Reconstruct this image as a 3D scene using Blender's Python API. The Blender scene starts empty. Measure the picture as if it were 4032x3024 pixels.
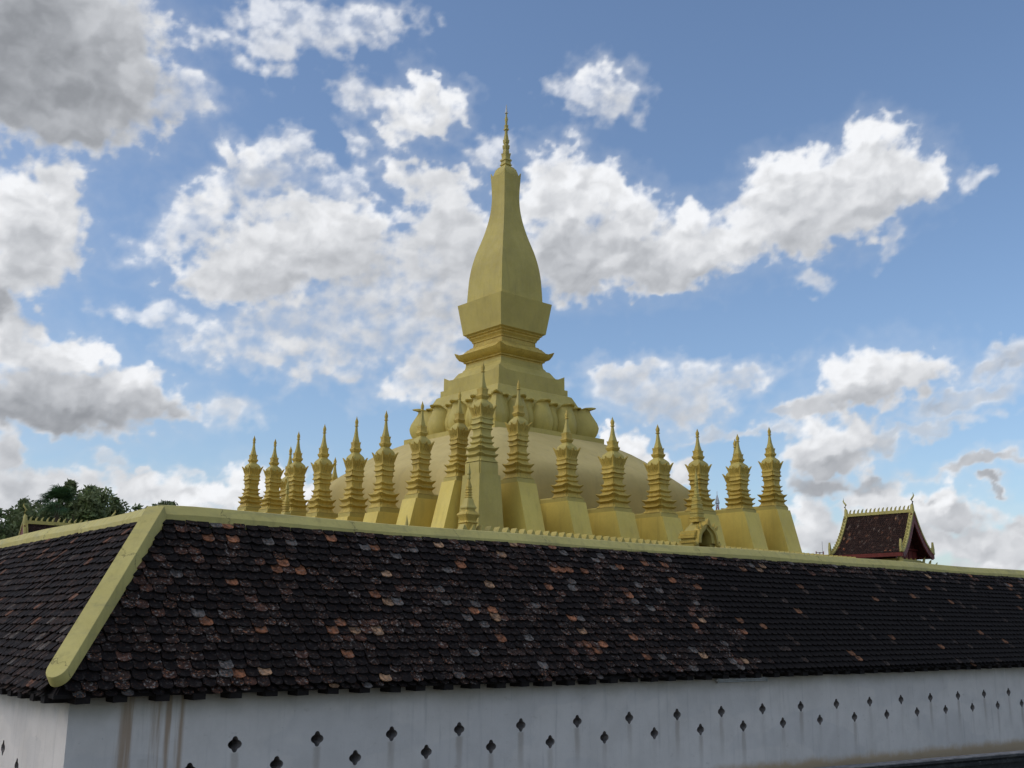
import bpy, bmesh, math, random
import numpy as np
from math import sin, cos, tan, radians, pi, sqrt, atan2, hypot
from mathutils import Vector, Matrix

random.seed(7)
RNG = np.random.default_rng(11)
S = bpy.context.scene
COL = S.collection

# ------------------------------------------------------------------ camera
FPX, PITCH, YAW, ROLL = 4166.3, radians(12.822), radians(38.74), radians(0.4216)
EYE = 4.0
FW = Vector((sin(YAW)*cos(PITCH), cos(YAW)*cos(PITCH), sin(PITCH)))
RT0 = Vector((cos(YAW), -sin(YAW), 0)); UP0 = RT0.cross(FW)
RT = RT0*cos(ROLL) + UP0*sin(ROLL); UP = UP0*cos(ROLL) - RT0*sin(ROLL)
cam_d = bpy.data.cameras.new('camera'); cam = bpy.data.objects.new('camera', cam_d); COL.objects.link(cam)
cam_d.sensor_width = 36; cam_d.lens = FPX/4032*36; cam_d.clip_start = 0.1; cam_d.clip_end = 30000
cam.matrix_world = Matrix(((RT.x, UP.x, -FW.x, 0), (RT.y, UP.y, -FW.y, 0), (RT.z, UP.z, -FW.z, EYE), (0, 0, 0, 1)))
S.camera = cam

# ------------------------------------------------------------------ sky light and sun
SUN_EL, SUN_AZ = radians(44), radians(-68)          # azimuth from +Y towards +X
world = bpy.data.worlds.new('World'); S.world = world; world.use_nodes = True
wn = world.node_tree; wn.nodes.clear()
wo = wn.nodes.new('ShaderNodeOutputWorld'); wb = wn.nodes.new('ShaderNodeBackground'); ws = wn.nodes.new('ShaderNodeTexSky')
ws.sky_type = 'NISHITA'; ws.sun_disc = False; ws.sun_elevation = SUN_EL; ws.sun_rotation = SUN_AZ
ws.air_density = 1.0; ws.dust_density = 1.3; ws.ozone_density = 3.0; ws.altitude = 100
wb.inputs['Strength'].default_value = 0.15
wn.links.new(ws.outputs[0], wb.inputs['Color']); wn.links.new(wb.outputs[0], wo.inputs['Surface'])
sun_d = bpy.data.lights.new('sun', 'SUN'); sun = bpy.data.objects.new('sun', sun_d); COL.objects.link(sun)
sun_d.energy = 0.72; sun_d.angle = radians(45); sun_d.color = (1.0, 0.93, 0.82)
SUNV = Vector((sin(SUN_AZ)*cos(SUN_EL), cos(SUN_AZ)*cos(SUN_EL), sin(SUN_EL)))
sun.rotation_euler = SUNV.to_track_quat('Z', 'Y').to_euler()
sun.location = (-20, -10, 40)
S.view_settings.view_transform = 'Standard'; S.view_settings.look = 'None'
S.view_settings.exposure = 0.0; S.view_settings.gamma = 1.0; S.view_settings.use_curve_mapping = False
S.render.engine = 'CYCLES'
S.cycles.max_bounces = 6; S.cycles.diffuse_bounces = 3; S.cycles.glossy_bounces = 2; S.cycles.transparent_max_bounces = 8
S.cycles.use_denoising = True

# ------------------------------------------------------------------ measuring helpers
def ray(px, py):
    return FW + RT*((px-2016)/FPX) + UP*((1512-py)/FPX)
def on_plane(px, py, p0, n):
    d = ray(px, py); o = Vector((0, 0, EYE))
    t = (Vector(p0)-o).dot(n)/d.dot(n)
    return o + d*t
def at_dist(px, py, dist):
    d = ray(px, py); return Vector((0, 0, EYE)) + d*(dist/hypot(d.x, d.y))

# ------------------------------------------------------------------ materials
def mat(name):
    m = bpy.data.materials.new(name); m.use_nodes = True
    nt = m.node_tree; b = nt.nodes['Principled BSDF']
    return m, nt, b
def N(nt, typ, **kw):
    n = nt.nodes.new(typ)
    for k, v in kw.items():
        if k.startswith('i_'):
            key = k[2:]
            n.inputs[int(key) if key.isdigit() else key.replace('_', ' ')].default_value = v
        else: setattr(n, k, v)
    return n
def L(nt, a, b): nt.links.new(a, b)
def noise(nt, vec, scale, detail=4, rough=.55, dist=0):
    n = N(nt, 'ShaderNodeTexNoise'); n.inputs['Scale'].default_value = scale
    n.inputs['Detail'].default_value = detail; n.inputs['Roughness'].default_value = rough
    n.inputs['Distortion'].default_value = dist
    if vec is not None: L(nt, vec, n.inputs['Vector'])
    return n.outputs['Fac']
def remap(nt, v, a, b, c=0., d=1.):
    n = N(nt, 'ShaderNodeMapRange'); n.clamp = True; n.interpolation_type = 'SMOOTHSTEP'
    L(nt, v, n.inputs['Value'])
    for k, x in zip(('From Min', 'From Max', 'To Min', 'To Max'), (a, b, c, d)): n.inputs[k].default_value = x
    return n.outputs['Result']
def mixc(nt, fac, a, b, blend='MIX'):
    n = N(nt, 'ShaderNodeMix', data_type='RGBA', blend_type=blend)
    if isinstance(fac, (int, float)): n.inputs[0].default_value = fac
    else: L(nt, fac, n.inputs[0])
    for k, x in ((6, a), (7, b)):
        if isinstance(x, tuple): n.inputs[k].default_value = (*x, 1) if len(x) == 3 else x
        else: L(nt, x, n.inputs[k])
    return n.outputs[2]
def math_(nt, op, a, b=None, c=None):
    n = N(nt, 'ShaderNodeMath', operation=op)
    for k, x in enumerate((a, b, c)):
        if x is None: continue
        if isinstance(x, (int, float)): n.inputs[k].default_value = x
        else: L(nt, x, n.inputs[k])
    return n.outputs[0]
def pos(nt): return N(nt, 'ShaderNodeNewGeometry').outputs['Position']
def scaled(nt, v, s):
    n = N(nt, 'ShaderNodeMapping'); n.inputs['Scale'].default_value = s; L(nt, v, n.inputs['Vector']); return n.outputs['Vector']
def bump(nt, b, h, strength, dist):
    n = N(nt, 'ShaderNodeBump'); n.inputs['Strength'].default_value = strength; n.inputs['Distance'].default_value = dist
    L(nt, h, n.inputs['Height']); L(nt, n.outputs[0], b.inputs['Normal'])

def gold_mat(name, c1, c2, dirt, rough=.55, sc=1.0, dirt_amt=.55, spec=.3, metal=0.0, bumpd=.01, cracks=False):
    m, nt, b = mat(name); p = pos(nt)
    big = remap(nt, noise(nt, p, .55*sc, 5, .6), .35, .68)
    streak = remap(nt, noise(nt, scaled(nt, p, (2.2*sc, 2.2*sc, .28*sc)), 1.6, 6, .65), .48, .78, 0, dirt_amt)
    fine = remap(nt, noise(nt, p, 9*sc, 6, .7), .3, .75, .0, .35)
    c = mixc(nt, big, c1, c2)
    c = mixc(nt, streak, c, dirt)
    c = mixc(nt, fine, c, mixc(nt, .5, c1, dirt))
    if cracks:                              # joints and hairline cracks across the beam, damp stains
        sx = N(nt, 'ShaderNodeSeparateXYZ'); L(nt, p, sx.inputs[0])
        run = math_(nt, 'ADD', math_(nt, 'ADD', sx.outputs[0], sx.outputs[1]), math_(nt, 'MULTIPLY', noise(nt, p, 2.2, 5, .7), .9))
        f = math_(nt, 'ABSOLUTE', math_(nt, 'SUBTRACT', math_(nt, 'FRACT', math_(nt, 'DIVIDE', run, 2.35)), .5))
        c = mixc(nt, remap(nt, f, .002, .007, .65, 0), c, (.10, .085, .035))
        c = mixc(nt, remap(nt, noise(nt, scaled(nt, p, (.5, .5, 3)), 1.7, 5, .7), .52, .72, 0, .55), c, (.30, .27, .13))
        c = mixc(nt, remap(nt, noise(nt, p, 34, 3, .7), .70, .76, 0, .6), c, (.08, .07, .04))
    L(nt, c, b.inputs['Base Color'])
    r = remap(nt, noise(nt, p, 3*sc, 4), .3, .7, rough-.08, rough+.15); L(nt, r, b.inputs['Roughness'])
    b.inputs['Specular IOR Level'].default_value = spec; b.inputs['Metallic'].default_value = metal
    bump(nt, b, noise(nt, p, 14*sc, 6, .65), .5, bumpd)
    return m
M = {}
M['gold'] = gold_mat('gold_paint', (.57, .455, .118), (.47, .37, .095), (.31, .235, .075), dirt_amt=.38)
M['gold_dark'] = gold_mat('weathered_gold_carving', (.64, .465, .098), (.52, .365, .072), (.20, .13, .036), sc=2.2, dirt_amt=.6, bumpd=.03)
M['gold_bright'] = gold_mat('bright_gold_paint', (.80, .615, .14), (.70, .52, .112), (.48, .35, .09), sc=.8, dirt_amt=.5)
M['ridge'] = gold_mat('yellow_ridge_paint', (.58, .495, .165), (.51, .43, .142), (.24, .20, .08), rough=.6, sc=1.6, dirt_amt=.5, spec=.2, bumpd=.006, cracks=True)
M['tan'] = gold_mat('tan_dome_plaster', (.63, .495, .20), (.54, .42, .16), (.40, .30, .125), rough=.75, sc=.6, dirt_amt=.5, spec=.15)
M['silver'] = gold_mat('pale_metal_finial', (.62, .60, .55), (.5, .5, .48), (.3, .28, .25), rough=.35)

def plain(name, c, rough=.6, spec=.3, var=.35, sc=4, metal=0):
    m, nt, b = mat(name); p = pos(nt)
    f = remap(nt, noise(nt, p, sc, 6, .65), .3, .75)
    L(nt, mixc(nt, f, c, tuple(x*(1-var) for x in c)), b.inputs['Base Color'])
    b.inputs['Roughness'].default_value = rough; b.inputs['Specular IOR Level'].default_value = spec; b.inputs['Metallic'].default_value = metal
    bump(nt, b, noise(nt, p, sc*6, 4), .3, .004)
    return m
M['dark_wood'] = plain('dark_rafter_wood', (.022, .018, .016), .8, .15)
M['red'] = plain('dark_red_lacquer', (.20, .040, .032), .5, .3, .4, 3)
M['red_dark'] = plain('dark_red_boards', (.10, .024, .018), .6, .25, .5, 5)
M['steel'] = plain('grey_steel', (.22, .22, .23), .5, .4)
M['mast_red'] = plain('red_mast_paint', (.32, .08, .06), .6)
M['mast_white'] = plain('white_mast_paint', (.6, .6, .6), .6)
M['lamp_white'] = plain('white_lamp_housing', (.55, .56, .54), .5)
M['bark'] = plain('bark', (.11, .085, .06), .9, .1, .5, 6)
M['inner'] = plain('gallery_closing_plaster', (.25, .23, .2), .9, .1)
M['deck'] = plain('roof_deck', (.02, .016, .015), .9, .1)

def leaf_mat(name, a, b_, sc=.7):
    m, nt, b = mat(name); p = pos(nt)
    oi = N(nt, 'ShaderNodeAttribute'); oi.attribute_name = 'tone'
    f = remap(nt, noise(nt, p, sc, 3), .35, .65)
    c = mixc(nt, f, a, b_); c = mixc(nt, 1.0, c, oi.outputs['Color'], 'MULTIPLY')
    L(nt, c, b.inputs['Base Color']); b.inputs['Roughness'].default_value = .6; b.inputs['Specular IOR Level'].default_value = .25
    tr = N(nt, 'ShaderNodeBsdfTranslucent'); L(nt, c, tr.inputs['Color'])
    mx = N(nt, 'ShaderNodeMixShader'); mx.inputs[0].default_value = .25
    out = nt.nodes['Material Output']; L(nt, b.outputs[0], mx.inputs[1]); L(nt, tr.outputs[0], mx.inputs[2]); L(nt, mx.outputs[0], out.inputs['Surface'])
    return m
M['leaf'] = leaf_mat('broad_leaves', (.14, .185, .065), (.19, .215, .10))
M['palm'] = leaf_mat('palm_leaves', (.05, .10, .036), (.07, .125, .05))

def tile_mat():
    m, nt, b = mat('weathered_clay_tiles'); p = pos(nt)
    a = N(nt, 'ShaderNodeAttribute'); a.attribute_name = 'tone'
    c = a.outputs['Color']; amt = a.outputs['Alpha']      # alpha: how patchy this tile is
    n1 = noise(nt, p, 11, 5, .7, .6); n2 = noise(nt, p, 17, 5, .68)
    n3 = noise(nt, scaled(nt, p, (1, 1, 1.0)), 27, 4, .65)
    soot = remap(nt, n1, .36, .62)
    c = mixc(nt, math_(nt, 'MULTIPLY', soot, .80), c, (.0105, .0075, .0065))
    lich = math_(nt, 'MULTIPLY', remap(nt, n2, .555, .62), math_(nt, 'MULTIPLY', amt, .95))
    c = mixc(nt, lich, c, (.185, .165, .145))
    rust = math_(nt, 'MULTIPLY', remap(nt, n3, .585, .64), math_(nt, 'MULTIPLY', amt, .8))
    c = mixc(nt, rust, c, (.30, .125, .06))
    L(nt, c, b.inputs['Base Color']); b.inputs['Roughness'].default_value = .85; b.inputs['Specular IOR Level'].default_value = .12
    bump(nt, b, noise(nt, p, 60, 5, .7), .6, .006)
    return m
M['tile'] = tile_mat()

# ------------------------------------------------------------------ mesh helpers
class MB:
    def __init__(s): s.v = []; s.f = []; s.c = None
    def add(s, vs, fs, col=None):
        o = len(s.v); s.v += [tuple(v) for v in vs]; s.f += [tuple(i+o for i in f) for f in fs]
        if col is not None:
            if s.c is None: s.c = []
            s.c += [col]*len(vs)
    def box(s, x0, x1, y0, y1, z0, z1):
        s.add([(x0, y0, z0), (x1, y0, z0), (x1, y1, z0), (x0, y1, z0), (x0, y0, z1), (x1, y0, z1), (x1, y1, z1), (x0, y1, z1)],
              [(0, 3, 2, 1), (4, 5, 6, 7), (0, 1, 5, 4), (1, 2, 6, 5), (2, 3, 7, 6), (3, 0, 4, 7)])
    def bar(s, a, b, w, h, up=(0, 0, 1)):
        a = Vector(a); b = Vector(b); d = (b-a).normalized(); r = d.cross(Vector(up))
        if r.length < 1e-4: r = d.cross(Vector((1, 0, 0)))
        r.normalize(); u = r.cross(d)
        q = [(-w/2, -h/2), (w/2, -h/2), (w/2, h/2), (-w/2, h/2)]
        s.add([a+r*x+u*y for x, y in q]+[b+r*x+u*y for x, y in q],
              [(3, 2, 1, 0), (4, 5, 6, 7), (0, 1, 5, 4), (1, 2, 6, 5), (2, 3, 7, 6), (3, 0, 4, 7)])
    def loft(s, rings, cap0=True, cap1=True):
        n = len(rings[0]); o = []
        vs = [p for r in rings for p in r]; fs = []
        for k in range(len(rings)-1):
            for i in range(n):
                j = (i+1) % n; fs.append((k*n+i, k*n+j, (k+1)*n+j, (k+1)*n+i))
        if cap0: fs.append(tuple(range(n-1, -1, -1)))
        if cap1: fs.append(tuple(range((len(rings)-1)*n, len(rings)*n)))
        s.add(vs, fs)
    def prism(s, poly, a, b):       # poly of 3d points, extruded from offset a to b (vectors)
        n = len(poly); a = Vector(a); b = Vector(b)
        s.add([Vector(p)+a for p in poly]+[Vector(p)+b for p in poly],
              [tuple(range(n-1, -1, -1)), tuple(range(n, 2*n))]+[(i, (i+1) % n, n+(i+1) % n, n+i) for i in range(n)])
    def tube(s, pts, rad, n=8):
        rings = []; pts = [Vector(p) for p in pts]
        for k, p in enumerate(pts):
            d = (pts[min(k+1, len(pts)-1)]-pts[max(k-1, 0)]).normalized()
            r = d.cross(Vector((0, 0, 1)))
            if r.length < 1e-3: r = d.cross(Vector((1, 0, 0)))
            r.normalize(); u = r.cross(d); R = rad[k] if isinstance(rad, (list, tuple)) else rad
            rings.append([p+r*cos(2*pi*i/n)*R+u*sin(2*pi*i/n)*R for i in range(n)])
        s.loft(rings)
    def mesh(s, name, m, smooth=None):
        me = bpy.data.meshes.new(name); me.from_pydata(s.v, [], s.f)
        bm = bmesh.new(); bm.from_mesh(me); bmesh.ops.recalc_face_normals(bm, faces=bm.faces) if s.c is None else None
        bm.to_mesh(me); bm.free()
        if s.c is not None:
            at = me.color_attributes.new('tone', 'FLOAT_COLOR', 'POINT')
            at.data.foreach_set('color', np.array(s.c, dtype=np.float32).ravel())
        me.materials.append(m)
        if smooth is not None:
            me.shade_smooth(); me.set_sharp_from_angle(angle=radians(smooth))
        me.update(); return me
    def build(s, name, m, parent=None, smooth=None):
        return link(name, s.mesh(name, m, smooth), parent)
def link(name, me, parent=None):
    o = bpy.data.objects.new(name, me); COL.objects.link(o)
    if parent is not None: o.parent = parent
    return o
def tag(o, label=None, cat=None, group=None, kind=None):
    for k, v in (('label', label), ('category', cat), ('group', group), ('kind', kind)):
        if v: o[k] = v
    return o
def empty(name, loc=(0, 0, 0), rz=0, **kw):
    o = bpy.data.objects.new(name, None); COL.objects.link(o); o.location = loc; o.rotation_euler = (0, 0, rz); o.empty_display_size = .3
    return tag(o, **kw)

# ------------------------------------------------------------------ ground
g = MB(); R_ = 4000
g.add([(-R_, -R_, 0), (R_, -R_, 0), (R_, R_, 0), (-R_, R_, 0)], [(0, 1, 2, 3)])
tag(g.build('ground', plain('pale_paving', (.105, .098, .085), .9, .1, .3, .8)), 'pale dusty ground around the temple', kind='structure')

# ------------------------------------------------------------------ the sky's cloud layer
# clouds: x, y, rx, ry, turn, raggedness, darkness, density
CL = [
 (70,60,200,150,0,.5,.80,1),(230,70,110,95,0,.5,.55,1),(180,190,150,95,0,.5,.7,1),(50,210,120,90,0,.5,.75,1),(290,150,70,110,0,.6,.45,.9),
 (130,260,80,45,0,.6,.55,.9),(230,245,60,50,0,.7,.5,.8),(340,215,75,30,10,1,.3,.6),(415,200,40,32,30,1,.2,.7),
 (55,440,100,66,0,.45,.05,1),(130,405,52,60,0,.4,.0,1),(50,520,100,70,0,.5,.3,1),(110,490,65,75,0,.5,.1,1),(25,590,62,55,0,.6,.3,1),(70,560,60,50,0,.6,.2,.9),(0,660,40,50,0,.6,.75,1),
 (15,725,62,60,0,.6,.15,1),(90,770,95,45,0,.5,.1,1),(170,770,60,45,0,.5,.05,1),(200,760,35,30,0,.5,0,1),(310,820,45,30,0,.5,.05,1),(270,830,45,35,0,.5,.15,1),(150,850,200,50,0,.5,.45,1),
 (110,895,190,40,0,.4,.75,1),(290,870,110,35,0,.5,.5,.9),(370,880,50,14,0,.6,.55,.8),(20,880,80,50,0,.4,.7,1),
 (700,55,120,32,8,1.3,.0,.55),(580,60,60,42,60,1.5,.05,.4),(660,40,50,35,0,1.2,0,.6),(790,38,38,25,30,1.0,0,.75),(440,76,45,14,0,1.1,.05,.6),(850,45,22,12,-30,1.2,.1,.4),(780,60,60,20,20,1.2,0,.6),
 (905,245,80,45,0,.8,.0,1),(920,185,32,42,0,.8,0,1),(978,222,32,32,0,.9,0,.9),(850,275,40,32,0,.9,.05,.9),(925,275,45,30,0,.9,.1,.95),(770,200,38,26,0,1.2,.1,.6),(835,220,30,30,0,1,0,.8),
 (1300,175,52,38,0,.9,.05,.85),(1330,205,40,35,0,1,.1,.75),(1260,190,55,22,0,1.2,.1,.5),(1310,235,45,18,0,1.2,.15,.5),
 (560,340,65,30,15,.8,.1,.85),(605,300,38,18,35,1,.1,.7),(495,330,22,35,0,.8,.05,.8),(570,370,60,35,0,.9,.45,.6),
 (655,330,28,22,0,1.4,.15,.4),(745,385,50,24,20,1.1,.1,.7),(775,300,20,20,0,1.3,.1,.5),(730,395,40,25,0,1.2,.1,.6),(1060,330,40,20,30,1.3,.1,.5),
 (450,435,90,38,25,.8,.15,.85),(350,525,75,26,30,1,.15,.75),(500,395,32,28,0,1,.1,.8),(540,440,25,40,0,.9,.1,.8),(420,480,70,30,30,1,.2,.6),
 (590,540,150,75,8,.55,.05,1),(700,490,130,62,15,.55,.05,1),(790,500,60,60,0,.6,.1,1),(480,600,90,55,10,.6,.15,1),(640,445,110,24,8,.9,.1,.85),(560,600,150,60,0,.6,.3,1),(720,560,150,55,0,.7,.35,1),
 (870,375,55,38,-15,.9,.1,.95),(950,410,75,48,-15,.8,.12,1),(970,490,90,80,0,.7,.15,1),(860,465,40,18,0,1,.1,.8),(1010,560,70,110,0,.7,.2,1),(930,560,90,70,0,.8,.3,.9),
 (840,620,90,45,30,.9,.15,.85),(760,665,110,55,30,1,.2,.7),(950,650,80,90,0,.8,.2,.9),(640,690,110,36,0,1.1,.3,.6),(520,745,100,32,0,1.1,.25,.65),(455,745,55,38,0,1,.2,.8),(600,745,60,34,20,.9,.1,.85),(730,740,90,40,20,1,.15,.75),
 (860,720,90,45,0,1,.2,.7),(660,800,45,30,25,.9,.1,.85),(770,790,35,20,20,1,.1,.7),(900,830,95,30,15,.9,.1,.85),(970,810,50,40,0,.8,.05,.9),(940,760,60,50,0,.9,.15,.8),
 (340,680,75,16,-4,1.3,.1,.6),
 (1160,430,60,70,0,.7,.1,1),(1240,430,75,80,0,.5,.0,1),(1300,395,45,50,0,.45,.0,1),(1220,330,22,40,-20,.9,.1,.8),(1180,385,45,55,0,.8,.1,.9),(1370,470,60,60,0,.45,.0,1),(1340,420,50,45,0,.5,0,1),(1210,540,110,80,0,.5,.35,1),(1330,540,110,75,0,.5,.2,1),
 (1250,600,90,45,0,.5,.5,1),(1400,570,90,55,0,.5,.35,1),(1480,480,38,38,0,.4,.0,1),(1490,540,90,62,0,.5,.1,1),(1590,510,100,65,12,.5,.15,1),(1460,590,110,32,8,.5,.45,1),
 (1650,400,45,48,0,.4,0,1),(1690,360,55,38,0,.4,0,1),(1740,360,40,36,0,.4,0,1),(1700,430,95,70,0,.45,.1,1),(1780,420,90,70,0,.45,.1,1),(1860,310,45,48,0,.4,0,1),(1900,290,50,38,0,.4,0,1),(1940,370,70,60,0,.5,.05,1),
 (2000,390,42,36,0,.6,.1,.95),(1850,390,80,60,0,.5,.1,1),(1830,460,90,60,12,.55,.2,1),(1740,500,90,55,10,.5,.3,1),(1900,440,70,35,20,.8,.25,.9),(1912,520,16,35,-15,1.1,.1,.6),(1745,605,30,18,-30,1.2,.15,.45),(2115,390,20,18,-30,1.2,.1,.35),
 (1350,800,75,26,5,.8,.35,.75),(1340,840,60,30,0,.9,.45,.6),(1440,860,110,45,0,.9,.45,.65),(1490,880,70,45,0,.8,.3,.75),(1590,815,80,26,12,.9,.5,.7),(1500,815,60,25,0,1,.4,.55),
 (1850,800,80,45,12,.5,.0,1),(1940,790,85,45,0,.5,.08,1),(1870,850,110,35,8,.5,.45,1),(1980,810,60,45,0,.6,.3,.95),(1760,880,80,26,10,.6,.55,.9),(1700,890,35,12,0,.8,.55,.6),
 (1770,955,75,48,0,.45,.0,1),(1850,945,50,45,0,.5,.05,1),(1790,1000,85,26,0,.5,.5,1),(1720,970,35,40,0,.7,.3,.8),(1890,970,28,28,0,.8,.5,.7),
 (2150,785,70,22,15,.9,.6,.6),(2080,860,110,20,16,.9,.55,.55),(1980,930,120,12,8,1,.5,.4),(2110,1000,120,16,10,.6,.55,.75),(2155,1042,30,16,0,.7,.7,.9),(2160,1066,20,8,0,.8,.7,.8),(2170,750,30,10,0,1,.6,.4),(1600,935,120,8,5,1,.5,.45),
 (1770,1045,60,24,0,.7,.6,.8),(1880,1048,60,18,0,.8,.6,.8),(1745,1110,50,45,0,.5,.15,.95),(1890,1085,75,35,0,.45,.05,1),(1960,1100,60,42,0,.5,.1,1),(2030,1080,55,30,0,.45,.05,1),(2003,1074,22,7,0,.7,.75,.9),(2060,1115,80,28,0,.6,.5,.9),
 (2090,1175,110,32,0,.5,.1,1),(2200,1140,40,26,0,.6,.3,.9),(2150,1222,90,14,0,.5,.0,1),(1980,1160,90,35,0,.6,.3,.9),(2180,1195,80,40,0,.6,.3,.9),(1760,1160,60,40,0,.7,.3,.9),
 (470,1065,65,36,0,.45,.05,1),(520,1040,50,42,0,.45,.0,1),(600,1070,110,50,0,.5,.1,1),(690,1070,70,50,0,.5,.1,1),(1350,965,50,40,15,.4,.0,1),(1400,1000,40,30,0,.45,.05,1),(1470,1010,40,36,0,.5,.15,.95),(1310,935,22,16,0,.5,0,1),
 (385,1075,50,30,0,.45,.05,1),(310,1055,75,40,0,.6,.2,.9),(300,1008,12,12,0,.8,.1,.8),(245,1002,28,16,0,1,.4,.5),(150,1045,90,35,0,.6,.15,.9),(50,1065,110,45,0,.6,.25,.95),(15,980,40,38,0,.6,.35,.9),(60,1030,60,22,0,.8,.2,.8),
 (490,885,55,26,0,1,.4,.55),(390,1025,30,10,0,1,.3,.5),(30,1110,200,40,0,.5,.2,.9),(420,1130,200,40,0,.5,.15,.9),
]
CLA = []
for x, y, rx, ry, rot, rag, dk, dn in CL:
    k = 4032/2212
    d = ray(x*k, y*k); az = math.degrees(atan2(d.x, d.y)); el = math.degrees(atan2(d.z, hypot(d.x, d.y)))
    sc = math.degrees(k/FPX)
    CLA.append((az, el, rx*sc/cos(radians(el)), ry*sc, radians(rot), rag, dk, dn))
def pnoise(x, y, seed):
    """gradient noise, about 0..1"""
    xi = np.floor(x).astype(np.int64); yi = np.floor(y).astype(np.int64); xf = x-xi; yf = y-yi
    def g(a, b, dx, dy):
        n = (a*374761393 + b*668265263 + seed*974634777) & 0xffffffff
        n = ((n ^ (n >> 13))*1274126177) & 0xffffffff
        t = ((n ^ (n >> 16)) & 0xffff)*(2*pi/65536)
        return np.cos(t)*dx+np.sin(t)*dy
    u = xf*xf*xf*(xf*(xf*6-15)+10); v = yf*yf*yf*(yf*(yf*6-15)+10)
    a = g(xi, yi, xf, yf)*(1-u)+g(xi+1, yi, xf-1, yf)*u; b = g(xi, yi+1, xf, yf-1)*(1-u)+g(xi+1, yi+1, xf-1, yf-1)*u
    return .5+.72*(a*(1-v)+b*v)
def fbm(x, y, oct, seed, rough=.5, billow=False):
    t = np.zeros_like(x); a = 1.; s = 0.
    for k in range(oct):
        n = pnoise(x, y, seed+k*17)
        if billow: n = 1-np.minimum(1, np.abs(2*n-1)*1.6)
        t += a*n; s += a; a *= rough
        x, y = x*1.94*.8-y*1.94*.6+13.7, x*1.94*.6+y*1.94*.8+7.1
    return t/s
def sst(x, a, b):
    t = np.clip((x-a)/(b-a), 0, 1); return t*t*(3-2*t)
GX0, GY0, GST = -44., -4., .11
GNX, GNY = 800, 480
def cloud_grid():
    qx, qy = np.meshgrid(GX0+np.arange(GNX)*GST, GY0+np.arange(GNY)*GST)
    wsum = np.full(qx.shape, 1e-7); acc = [np.zeros(qx.shape) for _ in range(3)]
    for a, e, rx, ry, rot, rg, dk, dn in CLA:
        cx = (a-38.7)*cos(radians(e)); rxx = rx*cos(radians(e))*1.10; ryy = ry*1.12; R = 2.9*max(rxx, ryy)
        i0, i1 = max(0, int((cx-R-GX0)/GST)), min(GNX, int((cx+R-GX0)/GST)+2); j0, j1 = max(0, int((e-R-GY0)/GST)), min(GNY, int((e+R-GY0)/GST)+2)
        if i0 >= i1 or j0 >= j1: continue
        S_ = (slice(j0, j1), slice(i0, i1)); dx, dy = qx[S_]-cx, qy[S_]-e; c, s = cos(rot), sin(rot)
        u, v = (dx*c+dy*s)/rxx, (-dx*s+dy*c)/ryy
        w = np.exp(np.clip(6*(1-np.sqrt(u*u+v*v)), -30, 7)); wsum[S_] += w
        for k_, val in enumerate((dk, rg, dn)): acc[k_][S_] += w*val
    return [np.log(wsum)/6]+[a_/wsum for a_ in acc]
GRID = cloud_grid()
def glook(ch, qx, qy):
    fx = np.clip((qx-GX0)/GST, 0, GNX-1.001); fy = np.clip((qy-GY0)/GST, 0, GNY-1.001)
    i = fx.astype(int); j = fy.astype(int); u = fx-i; v = fy-j; G = GRID[ch]
    return (G[j, i]*(1-u)+G[j, i+1]*u)*(1-v)+(G[j+1, i]*(1-u)+G[j+1, i+1]*u)*v
def warp(px, py):
    wx = (fbm(px*.40+3, py*.48, 3, 3)-.5)*2.3; wy = (fbm(px*.40+31, py*.48+8, 3, 9)-.5)*1.7
    w2x = (fbm(px*1.35+3, py*1.5, 4, 23)-.5)*1.15; w2y = (fbm(px*1.35+31, py*1.5+8, 4, 29)-.5)*1.0
    return px+wx+w2x, py+wy+w2y
def shape(qx, qy, az, el, ce):
    soft = glook(0, qx, qy)-.03; rag = glook(2, qx, qy); den = glook(3, qx, qy); dark = glook(1, qx, qy)
    out = np.clip(np.maximum(np.abs(az-38.7)-33, el-33)/6, 0, 1)
    gen = (fbm(az*.09*np.maximum(ce, .25)+50, el*.16+20, 4, 77)-.53)*3.6
    isg = gen*out-2.5*(1-out) > soft
    soft = np.maximum(soft, gen*out-2.5*(1-out))
    return soft, np.where(isg, .3, dark), np.where(isg, .6, np.maximum(rag, .35)), np.where(isg, .95, den)
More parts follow.
